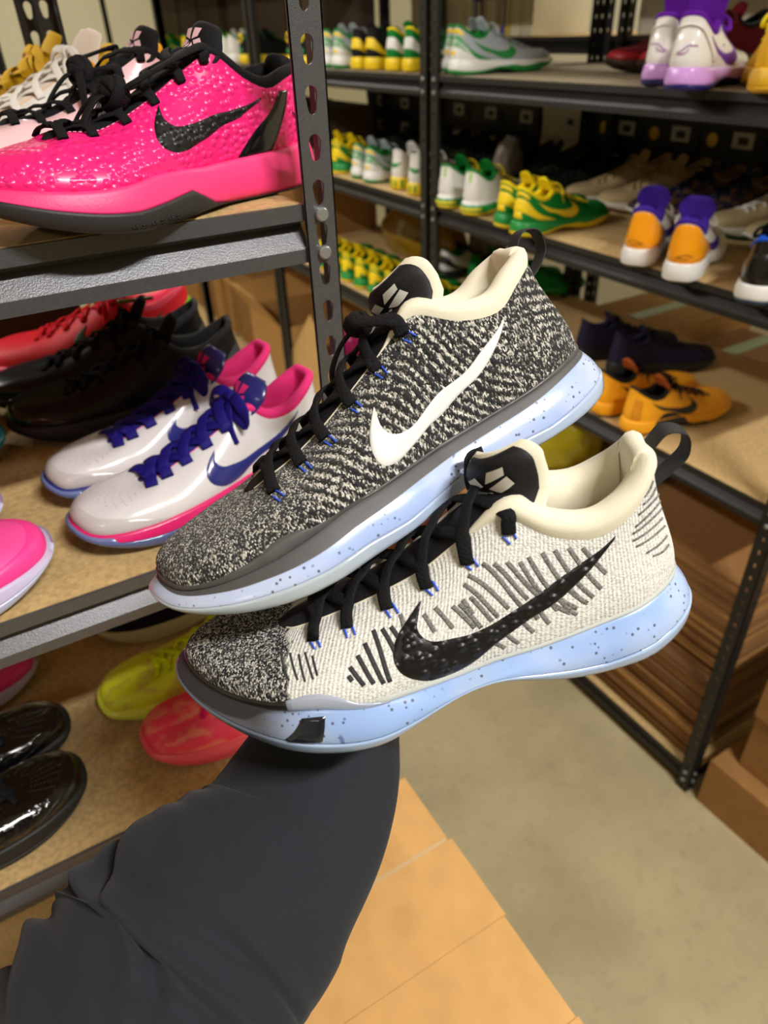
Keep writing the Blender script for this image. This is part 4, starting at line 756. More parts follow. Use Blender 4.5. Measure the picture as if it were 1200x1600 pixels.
z2 = LZ[1]+.0016
SNV = Shape(KG, st=.009, sb=.010, bulge=.009, split=[.42]*26, roll=.026, tong=((-.03, .04), (-.07, .085)), tws=1.25)
PAT = patent('pearl_white_patent', '#dad5d7')
M_perf = None
def navy_pair(loc, rz, mirror, lb, wedge):
    r, p = sneaker(dict(up=PAT, sole=wedge, out=clear('icy_navy_outsole', '#5a679f', .92), lining=PNKL, tongue=NAVYR, lace=lace_mat('navy_flat_lace', '#1a126e', .6), logo=NAVYR, lw=.0122, toe=clear('clear_toe_cap', '#dcd6d4', .55)), loc, rz, lb, 'white pair with navy laces', mirror, S=SNV, res=(156, 22))
    tongue_mark(SNV, r, None, MARK, PNKL, mirror)
    mb = MB()
    for i in range(6):
        for j in range(9):
            t = 13+(j-4)*.42+(i % 2)*.2; v = .56+.045*i
            n_ = SNV.nrm(t, v); p_ = SNV.up(t, v)+n_*.0001; mb.disc(p_, n_, .0009, .0002, 8)
    obj('toe_perforations', newmesh('toe_perforations', mir(np.array(mb.V), mirror), mb.F), mat('grey_holes', '#c4bbb8', .6), r); tag(r.children[-1], kind='stuff')
    obj('sole_tip', gm(SNV, 'tip', mirror, lambda: m_band(SNV, [(11.2, .05), (12, .0), (13, .0), (14, .0), (14.8, .05)], [(11.0, .43), (12, .44), (13, .44), (14, .44), (15, .43)], mirror, 40, 5, .0012, sole=True)), mat('icy_navy_tip', '#6b78a8', .25, coat=.5), r)
    return r
navy_pair((.300, .676, z2), 3.314, False, 'pearl white sneaker with navy laces and a pink sole wedge, nearer of its pair', mat('magenta_rubber', '#d81f6c', .35, coat=.3))
navy_pair((.292, .774, z2), 3.300, True, 'pearl white sneaker with navy laces and a navy sole wedge, farther of its pair', NAVYR)
for i, (x, y, a, lb) in enumerate(((.285, .862, 2.95, 'black leather sneaker on the middle shelf, directly behind the white and navy pair'), (.272, .955, 2.93, 'black leather sneaker on the middle shelf, behind another black one, olive tag on it'))):
    r, p = sneaker(dict(up=mat('black_leather', '#101011', .38, coat=.08, bump=.3, bscale=350, spec=.35), sole=BLKR, out=BLKR, lining=mat('charcoal_lining', '#26272a', .8), tongue=BLK, lace=BLACKL, toe=BLKP, heel=mat('grey_mesh', '#3a3a3c', .7, bump=.5, bscale=900)), (x, y, z2), a, lb, 'black leather pair', bool(i), res=(130, 18), scale=1.04)
    if i: obj('lace_tag', MB().box((.07, -.012, .112), (.115, -.004, .116), .001).build('lace_tag', mat('olive_tag', '#6d6a1c', .5)).data, mat('olive_tag', '#6d6a1c', .5), r)
for o_ in [o for o in COL.objects if o.name.startswith('lace_tag') and o.parent is None]: bpy.data.objects.remove(o_)
RED = mat('red_knit', '#e01122', .6, bump=.3, bscale=500)
for i, (x, y, a, lb) in enumerate(((.285, 1.050, 2.84, 'red sneaker with coral and green heel, at the back of the middle shelf'),)):
    sneaker(dict(up=RED, sole=mat('coral_rubber', '#f0405e', .4), out=mat('red_rubber', '#d01530', .4), lining=mat('coral_lining', '#ff4d6a', .6), tongue=RED, lace=lace_mat('red_lace', '#d4101e'), logo=mat('dark_green_print', '#2b4a1a', .6), heel=mat('coral_heel', '#ff5a6c', .4), swept=mat('lime_green', '#5fd02a', .5)), (x, y, z2), a, lb, 'red pair', bool(i), scale=1.08)
PKT = mat('hot_pink_mesh', '#ff4fa0', .6, bump=.2, bscale=700); LAV = mat('lavender_sole', '#c9bfe0', .35, sss=.2); PKM = mat('hot_pink_mudguard', '#ff3f98', .45)
SPL = Shape(KG, st=.009, sb=.010, bulge=.009, split=[.5]*26, spring=.95, roll=.022)
def lav(x, y, z, a, m, lb, gp):
    r, p = sneaker(dict(up=PKT, sole=LAV, out=mat('ice_lavender_outsole', '#bdc3e0', .3, coat=.4), lining=PKT, tongue=PKT, lace=lace_mat('pink_lace', '#ff6ab0')), (x, y, z), a, lb, gp, m, S=SPL, res=(130, 18))
    obj('mudguard', gm(SPL, 'mud', m, lambda: m_band(SPL, [(8.8, .01), (10.5, .01), (13, .01), (15.5, .01), (17.2, .01)], [(8.9, .12), (10.5, .34), (13, .42), (15.5, .34), (17.1, .12)], m, 60, 9, .0012)), PKM, r)
lav(-.300, .560, z2, .23, True, 'hot pink sneaker with lavender sole, toe at the front edge of the middle shelf', 'hot pink pair')
lav(-.335, .680, z2, .17, False, 'hot pink sneaker with lavender sole, only its toe showing behind its mate', 'hot pink pair')
sneaker(dict(up=soft('off_white_mesh', '#ddd5c4'), sole=mat('teal_rubber', '#0d7f8c', .4), out=mat('teal_rubber', '#0d7f8c', .4), lining=YEL, tongue=WHT, lace=YLACE, toe=mat('teal_rubber', '#0d7f8c', .4)), (-.312, .835, z2), .21, 'white sneaker with teal sole, toe just inside the picture beside the black pair', 'teal soled pair', True)
sneaker(dict(up=mat('lime_mesh', '#d6e825', .6), sole=mat('lime_mesh', '#d6e825', .6), out=BLKR, lining=YEL, tongue=YEL, lace=YLACE), (-.325, .945, z2), .21, 'lime sneaker toe behind the teal soled sneaker', 'lime pair', False)

z3 = LZ[2]+.0016
lav(-.378, .845, z3, .12, True, 'hot pink sneaker with lavender sole on the lowest visible shelf, under the beam', 'hot pink pair below')
SBP = Shape(KG, st=.009, sb=.010, bulge=.009, split=[.62]*26, spring=.8)
for (x, y, a, m, lb) in ((-.352, .585, .24, True, 'glossy black sneaker with crinkled patent toe, nearer of the black pair low at left'), (-.358, .695, .17, False, 'glossy black sneaker with perforated toe, farther of the black pair low at left')):
    mm = mat('crinkled_black_patent', '#0b0b0c', .12, coat=.8, bump=1., bscale=60); mm.node_tree.nodes['Bump'].inputs['Distance'].default_value = .006
    r, p = sneaker(dict(up=mm, sole=BLKR, out=BLKR, lining=BLK, tongue=BLK, lace=BLACKL, toe=BLKP), (x, y, z3), a, lb, 'glossy black pair', m, S=SBP, res=(130, 18))
    mb = MB()
    for i in range(10):
        for j in range(8):
            t = 13+(j-3.5)*.38; v = .52+.034*i; n_ = SBP.nrm(t, v); mb.disc(SBP.up(t, v)+n_*.0001, n_, .0009, .0003, 6)
    o_ = obj('toe_perforations', newmesh('toe_perforations', mir(np.array(mb.V), m), mb.F), mat('black_holes', '#333336', .4), r); o_['kind'] = 'stuff'
def blotch(name, a, b, sc):
    m = mat(name, a, .55); g = NT(m); n = g.noise(g.vec(g.n('ShaderNodeTexCoord').outputs['Object'], (1, 2, 2)), sc, 4.); g.t.links.new(g.mix(g.rng(n, .45, .62), lin(a), lin(b)), g.b.inputs['Base Color']); g.bump(n, .3); return m
ACID = blotch('acid_yellow_skin', '#e8f22c', '#d8c84a', 30.); CRL = blotch('coral_red_skin', '#ff3d60', '#ff8570', 34.)
sneaker(dict(up=ACID, sole=mat('acid_rubber', '#eaf050', .35), out=mat('acid_rubber', '#eaf050', .35), lining=YEL, tongue=ACID, lace=lace_mat('acid_lace', '#d9e600'), logo=mat('salmon_print', '#d9765a', .5)), (.268, .728, z3), 3.09, 'acid yellow sneaker with salmon marks on the lowest visible shelf', 'acid pair', True, res=(104, 14))
sneaker(dict(up=CRL, sole=mat('neon_coral_rubber', '#ff5a70', .35), out=mat('neon_coral_rubber', '#ff5a70', .35), lining=CRL, tongue=CRL, lace=lace_mat('magenta_lace', '#e01060'), logo=mat('straw_print', '#f0c070', .5)), (.298, .608, z3), 2.99, 'neon coral red sneaker beside the acid yellow one', 'acid pair', False, res=(104, 14))
sneaker(dict(up=soft('dark_plum_mesh', '#1a1428'), sole=mat('cream_rubber', '#cfc6a0', .45), out=mat('cream_rubber', '#cfc6a0', .45), lining=BLK, tongue=BLK, lace=lace_mat('dark_red_lace', '#a01028')), (.288, .855, z3), 2.97, 'dark plum sneaker with cream sole in the shade behind the acid yellow one', 'dark plum pair', False)

# ---- right unit, upper shelf
za, zb_, zc = RZ[0]+.0016, RZ[1]+.0016, RZ[2]+.0016
PUR = soft('purple_lining', '#5b1391'); LILAC = mat('lilac_fade_sole', '#cf9be0', .25, coat=.5)
SHI = Shape(KG, st=.009, sb=.010, bulge=.009, split=[.72]*26, roll=.026, tong=((-.02, .10), (-.05, .19)), tws=1.4)
for (x, y, a, m, lb) in ((1.058, .896, .42, True, 'white patent sneaker with purple tongue and lilac sole, nearer heel of its pair'), (1.130, 1.012, .40, False, 'white patent sneaker with purple tongue and lilac sole, farther heel of its pair')):
    r, p = sneaker(dict(up=patent('ivory_patent', '#e4dfd8'), sole=LILAC, out=mat('navy_outsole', '#231f66', .3), lining=PUR, tongue=PUR, lace=lace_mat('purple_lace', '#6d22a8'), logo=mat('purple_print', '#6a2a9a', .5), heel=WHP), (x, y, za), a, lb, 'white and purple pair', m, S=SHI, res=(104, 16), scale=1.0)
    obj('heel_signature', m_strokes(SHI, [[(-.6, .30), (-.2, .36), (.2, .44), (.9, .44)], [(-.5, .28), (0, .30), (.3, .38)]], .0016, m, off=.0026, name='heel_signature'), mat('mauve_ink', '#a668a8', .6), r)
    obj('heel_ridge', m_strokes(SHI, [[(-1.7, .70), (-.8, .80), (.8, .80), (1.8, .66), (2.6, .42), (3.0, .2)]], .0035, m, off=.0018, th=.003, name='heel_ridge', n=24), WHP, r)
MAR = soft('maroon_skin', '#6d1220')
sneaker(dict(up=MAR, sole=mat('brown_sole', '#3b241a', .5), out=mat('brown_sole', '#3b241a', .5), lining=BLK, tongue=MAR, lace=lace_mat('maroon_lace', '#5a1a1a'), toe=mat('red_toe', '#9c1522', .5)), (1.60, 1.14, za), 2.90, 'maroon sneaker with dark sole, pointing left behind the white and purple pair', 'maroon pair', False)
sneaker(dict(up=MAR, sole=mat('brown_sole', '#3b241a', .5), out=mat('brown_sole', '#3b241a', .5), lining=BLK, tongue=MAR, lace=lace_mat('maroon_lace', '#5a1a1a'), toe=mat('red_toe', '#9c1522', .5)), (1.62, 1.26, za), 2.93, 'maroon sneaker farther back than its mate on the upper right shelf', 'maroon pair', True)
for (x, y, a, m, lb) in ((1.108, .765, .6, False, 'mustard yellow sneaker heel at the right edge, upper shelf'),):
    sneaker(dict(up=soft('mustard_suede', '#d8a318'), sole=mat('mustard_rubber', '#d9a81c', .45), out=mat('mustard_rubber', '#d9a81c', .45), lining=YEL, tongue=YEL, lace=YLACE), (x, y, za), a, lb, 'mustard pair', m)
SILV = soft('silver_grey_mesh', '#aab2b8'); S8 = Shape(KG, split=[.70, .72, .74, .76, .76, .70, .60, .40, .50, .40, .22, .40, .35, .3, .35, .40, .22, .40, .50, .40, .60, .70, .76, .76, .74, .72])
def greyg(x, y, z, a, m, lb, gp, sc=1.):
    sneaker(dict(up=SILV, sole=WHR, out=GRN2, lining=GRN, tongue=SILV, lace=lace_mat('grey_lace', '#b5babd'), logo=GRN2, heel=WHR, swept=GRN2, collar=YELR), (x, y, z), a, lb, gp, m, S=S8, res=(104, 14), scale=sc*.95)
greyg(1.140, 1.645, za, -.09, True, 'silver grey sneaker with green logo and green and yellow heel, upper right shelf', 'grey and green pair')
greyg(1.185, 1.738, za, -.09, False, 'silver grey and green sneaker, heel beside the middle post, behind its mate', 'grey and green pair')
def gheel(x, y, z, a, m, lb, gp, up=GRN, sole=YELR, ln=YEL, lace=GLACE, heel=None, logo=None, **k):
    return sneaker(dict(up=up, sole=sole, out=k.get('out', sole), lining=ln, tongue=k.get('tongue', up), lace=lace, logo=logo, heel=heel, swept=k.get('swept'), collar=k.get('collar'), toe=k.get('toe')), (x, y, z), a, lb, gp, not m, S=k.get('S'), scale=.94)
gheel(1.15, 1.865, za, .2, False, 'green sneaker with white side panel and yellow sole, nearer of two on the upper shelf', 'green and yellow pair', logo=WHR, swept=WHR)
gheel(1.15, 1.955, za, .2, True, 'green sneaker with yellow sole, farther of two on the upper shelf', 'green and yellow pair', logo=WHR, swept=WHR)
gheel(1.15, 2.07, za, .2, False, 'black sneaker with a yellow heel panel and yellow sole, on the upper shelf', 'black and yellow pair', up=BLK, ln=BLK, swept=YELR, lace=GLACE)
gheel(1.15, 2.155, za, .2, True, 'black sneaker with yellow sole, beside the white and green one behind the near post', 'black and yellow pair', up=BLK, ln=BLK, swept=YELR, lace=GLACE)
greyg(1.15, 2.275, za, .15, True, 'white, green and yellow sneaker heel just right of the near post, upper shelf', 'white and green far pair')
greyg(1.16, 2.37, za, .15, False, 'white, green and yellow sneaker hidden behind the near post, upper shelf', 'white and green far pair')
for k, y in enumerate((2.52, 2.62, 2.97, 3.07)):
    r, p = gheel(1.15, y, za, .15, bool(k % 2), ('black sneaker with a round yellow heel badge, behind the near post', 'black sneaker with a round yellow heel badge, left of the near post', 'black and yellow sneaker with heel badge, right of the third post', 'black and yellow sneaker with heel badge, next to the third post')[k], 'black pairs with yellow badges', up=BLK, ln=BLK, sole=YELR, lace=GLACE, collar=GRN2)
    mb = MB().disc(GEN.up(0., .80)+np.array([-.001, 0, 0]), (-1, 0, .15), .017, .003, 20); q = obj('heel_badge', newmesh('heel_badge', mb.V, mb.F), YELR, r)
    q2 = MB().disc(GEN.up(0., .80)+np.array([-.0042, 0, 0]), (-1, 0, .15), .009, .001, 16); obj('badge_ring', newmesh('badge_ring', q2.V, q2.F), BLK, q)
for k, (y, u) in enumerate(((3.20, WHT), (3.30, WHT), (3.45, GRN), (3.55, GRN), (3.70, YEL), (3.80, YEL), (4.18, GRN), (4.3, YEL), (4.45, GRN), (4.6, YEL))):
    gheel(1.15, y, za, .15, bool(k % 2), 'distant %s sneaker %s down the aisle, seen above the pink shoe' % (('white', 'white', 'green', 'green', 'yellow', 'yellow', 'green', 'yellow', 'green', 'yellow')[k], ('first', 'second', 'third', 'fourth', 'fifth', 'sixth', 'seventh', 'eighth', 'ninth', 'tenth')[k]), 'shoes far down the aisle', up=u, sole=YELR if u != WHT else WHR, lace=YLACE if u == GRN else GLACE, ln=GRN, logo=YELR if u == GRN else GRN2)

# ---- right unit, middle shelf
ORG = patent('orange_patent', '#f09a12'); VIO = soft('violet_lining', '#3c1f8a')
SOR = Shape(KG, st=.009, sb=.010, bulge=.009, split=[.85]*26, roll=.036, tong=((-.01, .06), (-.02, .13)), tws=1.45)
for (x, y, a, m, lb) in ((1.095, .855, .54, True, 'orange patent heeled sneaker with violet lining, nearer of its pair'), (1.110, .972, .52, False, 'orange patent heeled sneaker with violet lining, farther of its pair')):
    r, p = sneaker(dict(up=WHT, sole=WHR, out=WHR, lining=VIO, tongue=VIO, lace=WLACE, logo=VIO), (x, y, zb_), a, lb, 'orange and violet pair', m, S=SOR, res=(104, 16))
    obj('heel_shell', m_band(SOR, [(-5.4, .02), (-2.5, .02), (0, .02), (2.5, .02), (5.4, .02)], [(-3.9, .70), (-2, .90), (0, .94), (2, .90), (3.9, .70)], m, 44, 11, .0018), ORG, r)
    obj('heel_signature', m_strokes(SOR, [[(-.5, .16), (-.1, .22), (.4, .26), (.9, .20)], [(-.4, .20), (.1, .16), (.6, .15)]], .0012, m, off=.003, name='heel_signature'), mat('brown_ink', '#8a5a10', .6), r)
r, p = sneaker(dict(up=BLKP, sole=WHR, out=mat('teal_outsole', '#1b3b55', .4), lining=soft('blue_lining', '#1b4fc0'), tongue=BLK, lace=BLACKL, heel=BLKP), (1.09, .700, zb_), .45, 'black sneaker with white sole and blue lining at the right edge', 'black and white pair', False, res=(104, 14))
CAR = GRN2
def gyel(x, y, z, a, m, lb, gp, sc=1.):
    sneaker(dict(up=GRN, sole=GRN2, out=YELR, lining=YEL, tongue=YEL, lace=YLACE, logo=YELR, swept=YELR, collar=YELR), (x, y, z), a, lb, gp, m, S=S8, res=(104, 14), scale=sc*.95)
gyel(1.085, 1.305, zb_, .05, True, 'green sneaker with yellow logo and yellow laces, full side view on the middle right shelf', 'green and yellow side pair')
gyel(1.105, 1.39, zb_, .05, False, 'green and yellow sneaker heel tucked behind its mate, middle right shelf', 'green and yellow side pair')
for (x, y, a, m, lb) in ((1.12, 1.535, .35, True, 'white sneaker with green band and yellow sole, nearer heel by the middle post'), (1.12, 1.645, .35, False, 'white sneaker with green band and yellow sole, farther heel touching the middle post')):
    r, p = sneaker(dict(up=WHT, sole=WHR, out=YELR, lining=GRN, tongue=GRN, lace=YLACE), (x, y, zb_), a, lb, 'white heel pair', m, res=(104, 14))
    obj('green_band', m_band(GEN, [(-5, .10), (0, .22), (5, .10)], [(-5, .75), (0, .75), (5, .75)], m, 40, 5, .0018, sole=True, name='green_band'), GRN2, r)
    obj('yellow_band', m_band(GEN, [(-1.6, .36), (0, .42), (1.6, .36)], [(-1.6, .6), (0, .64), (1.6, .6)], m, 20, 5, .003, sole=True, name='yellow_band'), YELR, r)
    obj('heel_strip', m_band(GEN, [(.18, .62), (.18, .95)], [(-.18, .62), (-.18, .95)], m, 10, 5, .0016), mat('lime_strip', '#8dc21f', .5), r)
    obj('heel_rib', m_strokes(GEN, [[(-1.7, .16+.10*k), (0, .18+.10*k), (1.7, .16+.10*k)] for k in range(5)], .0016, m, off=.001, th=.002, name='heel_rib', n=14), WHR, r)
BEI = soft('beige_suede', '#b39b72'); GUM = mat('gum_sole', '#b89550', .5); OFF = mat('off_white_rubber', '#d9d2c2', .5)
for (x, y, a, m, lb) in ((1.68, 1.270, 2.80, False, 'beige suede sneaker with gum sole, nearer of its pair'), (1.675, 1.385, 2.80, True, 'beige suede sneaker with gum sole, farther of its pair')):
    sneaker(dict(up=BEI, sole=OFF, out=GUM, lining=BEI, tongue=BEI, lace=lace_mat('beige_lace', '#a68d62')), (x, y, zb_), a, lb, 'beige pair', m)
CAM = blotch('navy_camouflage', '#0f1a34', '#6a4a2a', 40.)
for (x, y, a, m, lb) in ((1.655, 1.05, 2.80, False, 'navy and brown camouflage sneaker with cream sole, nearer of two'), (1.665, 1.16, 2.80, True, 'navy and brown camouflage sneaker with cream sole, farther of two')):
    sneaker(dict(up=CAM, sole=OFF, out=mat('teal_green_sole', '#1d6a58', .4), lining=soft('sand_lining', '#8a6a4a'), tongue=CAM, lace=lace_mat('navy_cord_lace', '#101c38')), (x, y, zb_), a, lb, 'camouflage pair', m)
for (x, y, a, m, lb) in ((1.665, .835, 2.80, False, 'cream sneaker with teal sole at the right edge, behind the orange pair'), (1.675, .945, 2.80, True, 'cream sneaker with teal sole, farther of two behind the orange pair')):
    sneaker(dict(up=soft('cream_suede', '#b8a47c'), sole=OFF, out=mat('teal_green_sole', '#1d6a58', .4), lining=BEI, tongue=BEI, lace=WLACE, logo=mat('purple_ink', '#4a2a7a', .5)), (x, y, zb_), a, lb, 'cream and teal pair', m)
DY = soft('dark_green_black', '#0d140c')
for k, y in enumerate((1.52, 1.615, 1.713, 1.822, 1.931, 2.04, 2.149, 2.258, 2.367, 2.476)):
    x = 1.675 if y < 1.76 else 1.665
    nth = ('first', 'second', 'third', 'fourth', 'fifth', 'sixth', 'seventh', 'eighth', 'ninth', 'tenth')[k]
    sneaker(dict(up=DY, sole=BLKR, out=BLKR, lining=BLK, tongue=DY, lace=lace_mat('olive_flecked_lace', '#2f2c08') if k % 2 else BLACKL, heel=BLK, lw=.008), (x, y, zb_), 2.85, 'black sneaker in the dark back row of the middle shelf, %s from the right' % nth, 'black shoes in the back row', bool(k % 2), scale=.95)
for (x, y, a, m, lb) in ((1.15, 1.845, .3, True, 'white sneaker with yellow fringed sole, nearer of two left of the middle post'), (1.16, 1.955, .3, False, 'white sneaker with yellow fringed sole, farther of two left of the middle post')):
    r, p = sneaker(dict(up=WHT, sole=YELR, out=YELR, lining=WHT, tongue=WHT, lace=WLACE), (x, y, zb_), a, lb, 'white and yellow fringed pair', m)
    for k in range(9): obj('sole_block', gm(GEN, 'blk%d' % k, m, lambda: m_band(GEN, [(-3.6+.8*k, .15), (-3.6+.8*k, .95)], [(-3.3+.8*k, .15), (-3.3+.8*k, .95)], m, 6, 4, .0014, sole=True)), GRN2, r)
    obj('heel_logo', m_band(GEN, [(-1.1, .60), (-.2, .42), (.7, .40), (1.2, .52)], [(-1.1, .62), (-.2, .56), (.6, .56), (1.2, .55)], m, 20, 5, .0014), GRN2, r)
greyg(1.15, 2.105, zb_, .2, True, 'white and green sneaker, yellow heel bars, nearer of two right of the near post', 'white and green middle pair')
greyg(1.16, 2.205, zb_, .2, False, 'white and green sneaker, yellow heel bars, farther of two right of the near post', 'white and green middle pair')
gyel(1.15, 2.33, zb_, .15, True, 'yellow and green sneaker half hidden by the near post, middle shelf', 'yellow and green hidden pair')
gyel(1.15, 2.43, zb_, .15, False, 'yellow and green sneaker behind the near post, middle shelf', 'yellow and green hidden pair')

# ---- right unit, third shelf
AMB = mat('amber_knit', '#f5a712', .55, bump=.2, bscale=500); PLUM = mat('black_plum_rubber', '#241a20', .4)
SYL = Shape(KG, st=.009, sb=.010, bulge=.009, split=[.86, .86, .86, .8, .5, .3, .62, .86, .7, .86, .75, .7, .6, .55, .6, .7, .75, .86, .7, .86, .62, .3, .5, .8, .86, .86])
for (x, y, a, m, lb) in ((1.125, .945, -.10, True, 'amber yellow sneaker with black logo, nearer of its pair on the third shelf'), (1.135, 1.045, -.10, False, 'amber yellow sneaker, farther of its pair on the third shelf')):
    r, p = sneaker(dict(up=AMB, sole=AMB, out=PLUM, lining=BLK, tongue=mat('rust_tongue', '#c05a1a', .6), lace=BLACKL, logo=BLKR), (x, y, zc), a, lb, 'amber pair', m, S=SYL, res=(104, 14))
    obj('shank_panel', gm(SYL, 'shank', m, lambda: m_band(SYL, [(3.2, .0), (4.2, .0), (5.8, .0)], [(3.3, .04), (4.0, .30), (5.7, .03)], m, 24, 6, .0012)), PLUM, r)
    obj('shank_panel', gm(SYL, 'shank2', m, lambda: m_band(SYL, [(3.1, .0), (4.2, .0), (6.0, .0)], [(2.8, .97), (4.2, .97), (6.6, .97)], m, 24, 6, .0012, sole=True)), PLUM, r)
    for k in range(9): obj('heel_rib', gm(SYL, 'rib%d' % k, m, lambda: m_strokes(SYL, [[(.55, .14+.075*k), (1.5, .12+.075*k)]], .002, m, off=.0008, th=.0022, name='heel_rib', n=5)), mat('ochre_rib', '#c98208', .6), r)
PLU = soft('plum_black_mesh', '#241f38')
for (x, y, a, m, lb) in ((1.33, 1.20, -.35, True, 'dark violet sneaker behind the amber pair'), (1.33, 1.32, -.35, False, 'dark violet sneaker farther behind the amber pair')):
    sneaker(dict(up=PLU, sole=BLKR, out=BLKR, lining=PLU, tongue=PLU, lace=BLACKL), (x, y, zc), a, lb, 'dark violet pair', m)
for k, (x, y) in enumerate(((1.15, 1.81), (1.15, 1.91), (1.15, 2.01), (1.15, 2.11), (1.15, 2.21), (1.15, 2.31), (1.15, 2.41), (1.15, 2.51))):
    gyel(x, y, zc, .25, not (k % 2), 'yellow and green sneaker in the third shelf row, %s from the middle post' % ('first', 'second', 'third', 'fourth', 'fifth', 'sixth', 'seventh', 'eighth')[k], 'yellow and green row on the third shelf')
sneaker(dict(up=soft('white_black_mesh', '#d8d6cf'), sole=BLKR, out=BLKR, lining=GRN, tongue=BLK, lace=BLACKL, swept=BLKR), (1.44, 2.12, zc), .1, 'white sneaker with a black band, seen over the collar of the marled shoe', 'white and black pair', False)
for k, (x, y) in enumerate(((1.49, 1.80), (1.49, 1.91), (1.49, 2.02))):
    sneaker(dict(up=GRN, sole=GRN2, out=GRN2, lining=BLK, tongue=GRN, lace=GLACE), (x, y, zc), -.1, 'dark green sneaker in shade behind the yellow and green row, %s from the middle post' % ('first', 'second', 'third')[k], 'dark green shoes in shade', bool(k % 2))

# ------------------------------------------------------------------ bags, boxes, cardboard
def blob(name, c, s, m, label, cat, seed=1, amp=.30, rz=0.):
    r = np.random.default_rng(seed); bm = bmesh.new(); bmesh.ops.create_icosphere(bm, subdivisions=4, radius=1); ph = r.uniform(0, 6.28, (9, 4)); kk = r.uniform(-7, 7, (9, 3))
    for v in bm.verts:
        p = np.array(v.co); d = sum(abs(math.sin(kk[i] @ p+ph[i, 0])) for i in range(9))/9-.6; q = p*(1+amp*d); q[2] = max(q[2], -.55); v.co = Vector(q*np.array(s))
    me = bpy.data.meshes.new(name); bm.to_mesh(me); bm.free(); me.polygons.foreach_set('use_smooth', [True]*len(me.polygons)); o = obj(name, me, m); o.location = (c[0], c[1], c[2]+.55*s[2]); o.rotation_euler = (0, 0, rz); tag(o, label, cat); return o
blob('plastic_bag', (1.58, 2.45, zc), (.10, .26, .12), mat('amber_plastic', '#8c6a10', .25, coat=.5), 'crumpled amber plastic bag at the back of the third shelf, left of the middle post', 'bag', 3)
blob('plastic_bag', (1.66, 2.14, zc), (.035, .10, .15), mat('grey_brown_plastic', '#8a7d6c', .35, coat=.3), 'crumpled grey plastic bag at the back of the third shelf by the middle post', 'bag', 5)
blob('plastic_bag', (1.44, 1.775, zb_), (.05, .032, .085), mat('taupe_plastic', '#857a68', .4, coat=.3), 'crumpled taupe plastic bag on the middle shelf by the middle post', 'bag', 9)

def carton(name, size, loc, rz, m, label, cat='box', tape=None, flaps=None, group=None, taped_mat=None):
    """cardboard box: four walls and a bottom with real thickness, closed lid or raised flaps, strip of tape"""
    w, d, h = size; t = .004; r = empty(name, loc, rz, label, cat, group); mb = MB().box((0, 0, 0), (w, d, t))
    mb.box((0, 0, t), (w, t, h)).box((0, d-t, t), (w, d, h)).box((0, t, t), (t, d-t, h)).box((w-t, t, t), (w, d-t, h)); mb.build('carton', m, r)
    if flaps is None:
        for y0, y1 in ((.0005, d/2-.0015), (d/2+.0015, d-.0005)): MB().box((.0005, y0, h), (w-.0005, y1, h+t)).build('flap', m, r)
        if tape: MB().box((-.0006, d/2-.024, h+t), (w+.0006, d/2+.024, h+t+.0006)).box((-.0008, d/2-.024, h-.07), (0, d/2+.024, h+t)).build('tape', tape, r)
    else:
        for k, ang in enumerate(flaps):
            if ang is None: continue
            L_ = (d if k in (0, 1) else w)*.48; ca, sa = math.cos(ang), math.sin(ang); pr = [(0, 0), (L_*ca, L_*sa), (L_*ca-t*sa, L_*sa+t*ca), (-t*sa, t*ca)]
            m_ = MB()
            if k == 0: m_.prism([(-p, h+q) for p, q in pr], 'x', 0, w)
            elif k == 1: m_.prism([(d+p, h+q) for p, q in pr], 'x', 0, w)
            elif k == 2: m_.prism([(-p, h+q) for p, q in pr], 'y', 0, d)
            else: m_.prism([(w+p, h+q) for p, q in pr], 'y', 0, d)
            m_.build('flap', m, r)
    return r
# stacked cartons at the lower right, past the end post
TAPE = mat('brown_tape', '#a87d45', .25, coat=.4); GTAPE = mat('green_tape', '#5c8a4a', .3, coat=.3)
carton('cardboard_box', (.30, .44, .150), (1.160, .100, .0), .03, M_kraft2, 'brown cardboard box on the floor, lowest of the stack past the end post', tape=TAPE, group='stacked floor boxes')
carton('cardboard_box', (.30, .40, .175), (1.205, .100, .1556), .03, M_kraft2, 'brown cardboard box in the middle of the stack past the end post', tape=TAPE, group='stacked floor boxes')
carton('cardboard_box', (.34, .42, .19), (1.190, .080, .3362), .03, M_kraft2, 'brown cardboard box on top of the stack past the end post', tape=TAPE, group='stacked floor boxes')
# boxes on the next rack, seen over the back edge of the third shelf
carton('cardboard_box', (.40, .30, .24), (1.80, 1.39, .5566), 0, M_kraft3, 'pale cardboard box with green tape, behind the third shelf beside the back post', tape=GTAPE)
carton('cardboard_box', (.30, .22, .20), (1.79, 1.13, .5566), 0, M_kraft2, 'brown cardboard box with green tape, in the middle behind the third shelf', tape=GTAPE)
carton('cardboard_box', (.36, .50, .20), (1.86, .55, .5566), 0, M_kraft3, 'open pale cardboard box with raised flaps, behind the third shelf at right', flaps=[.9, None, 1.35, .9])
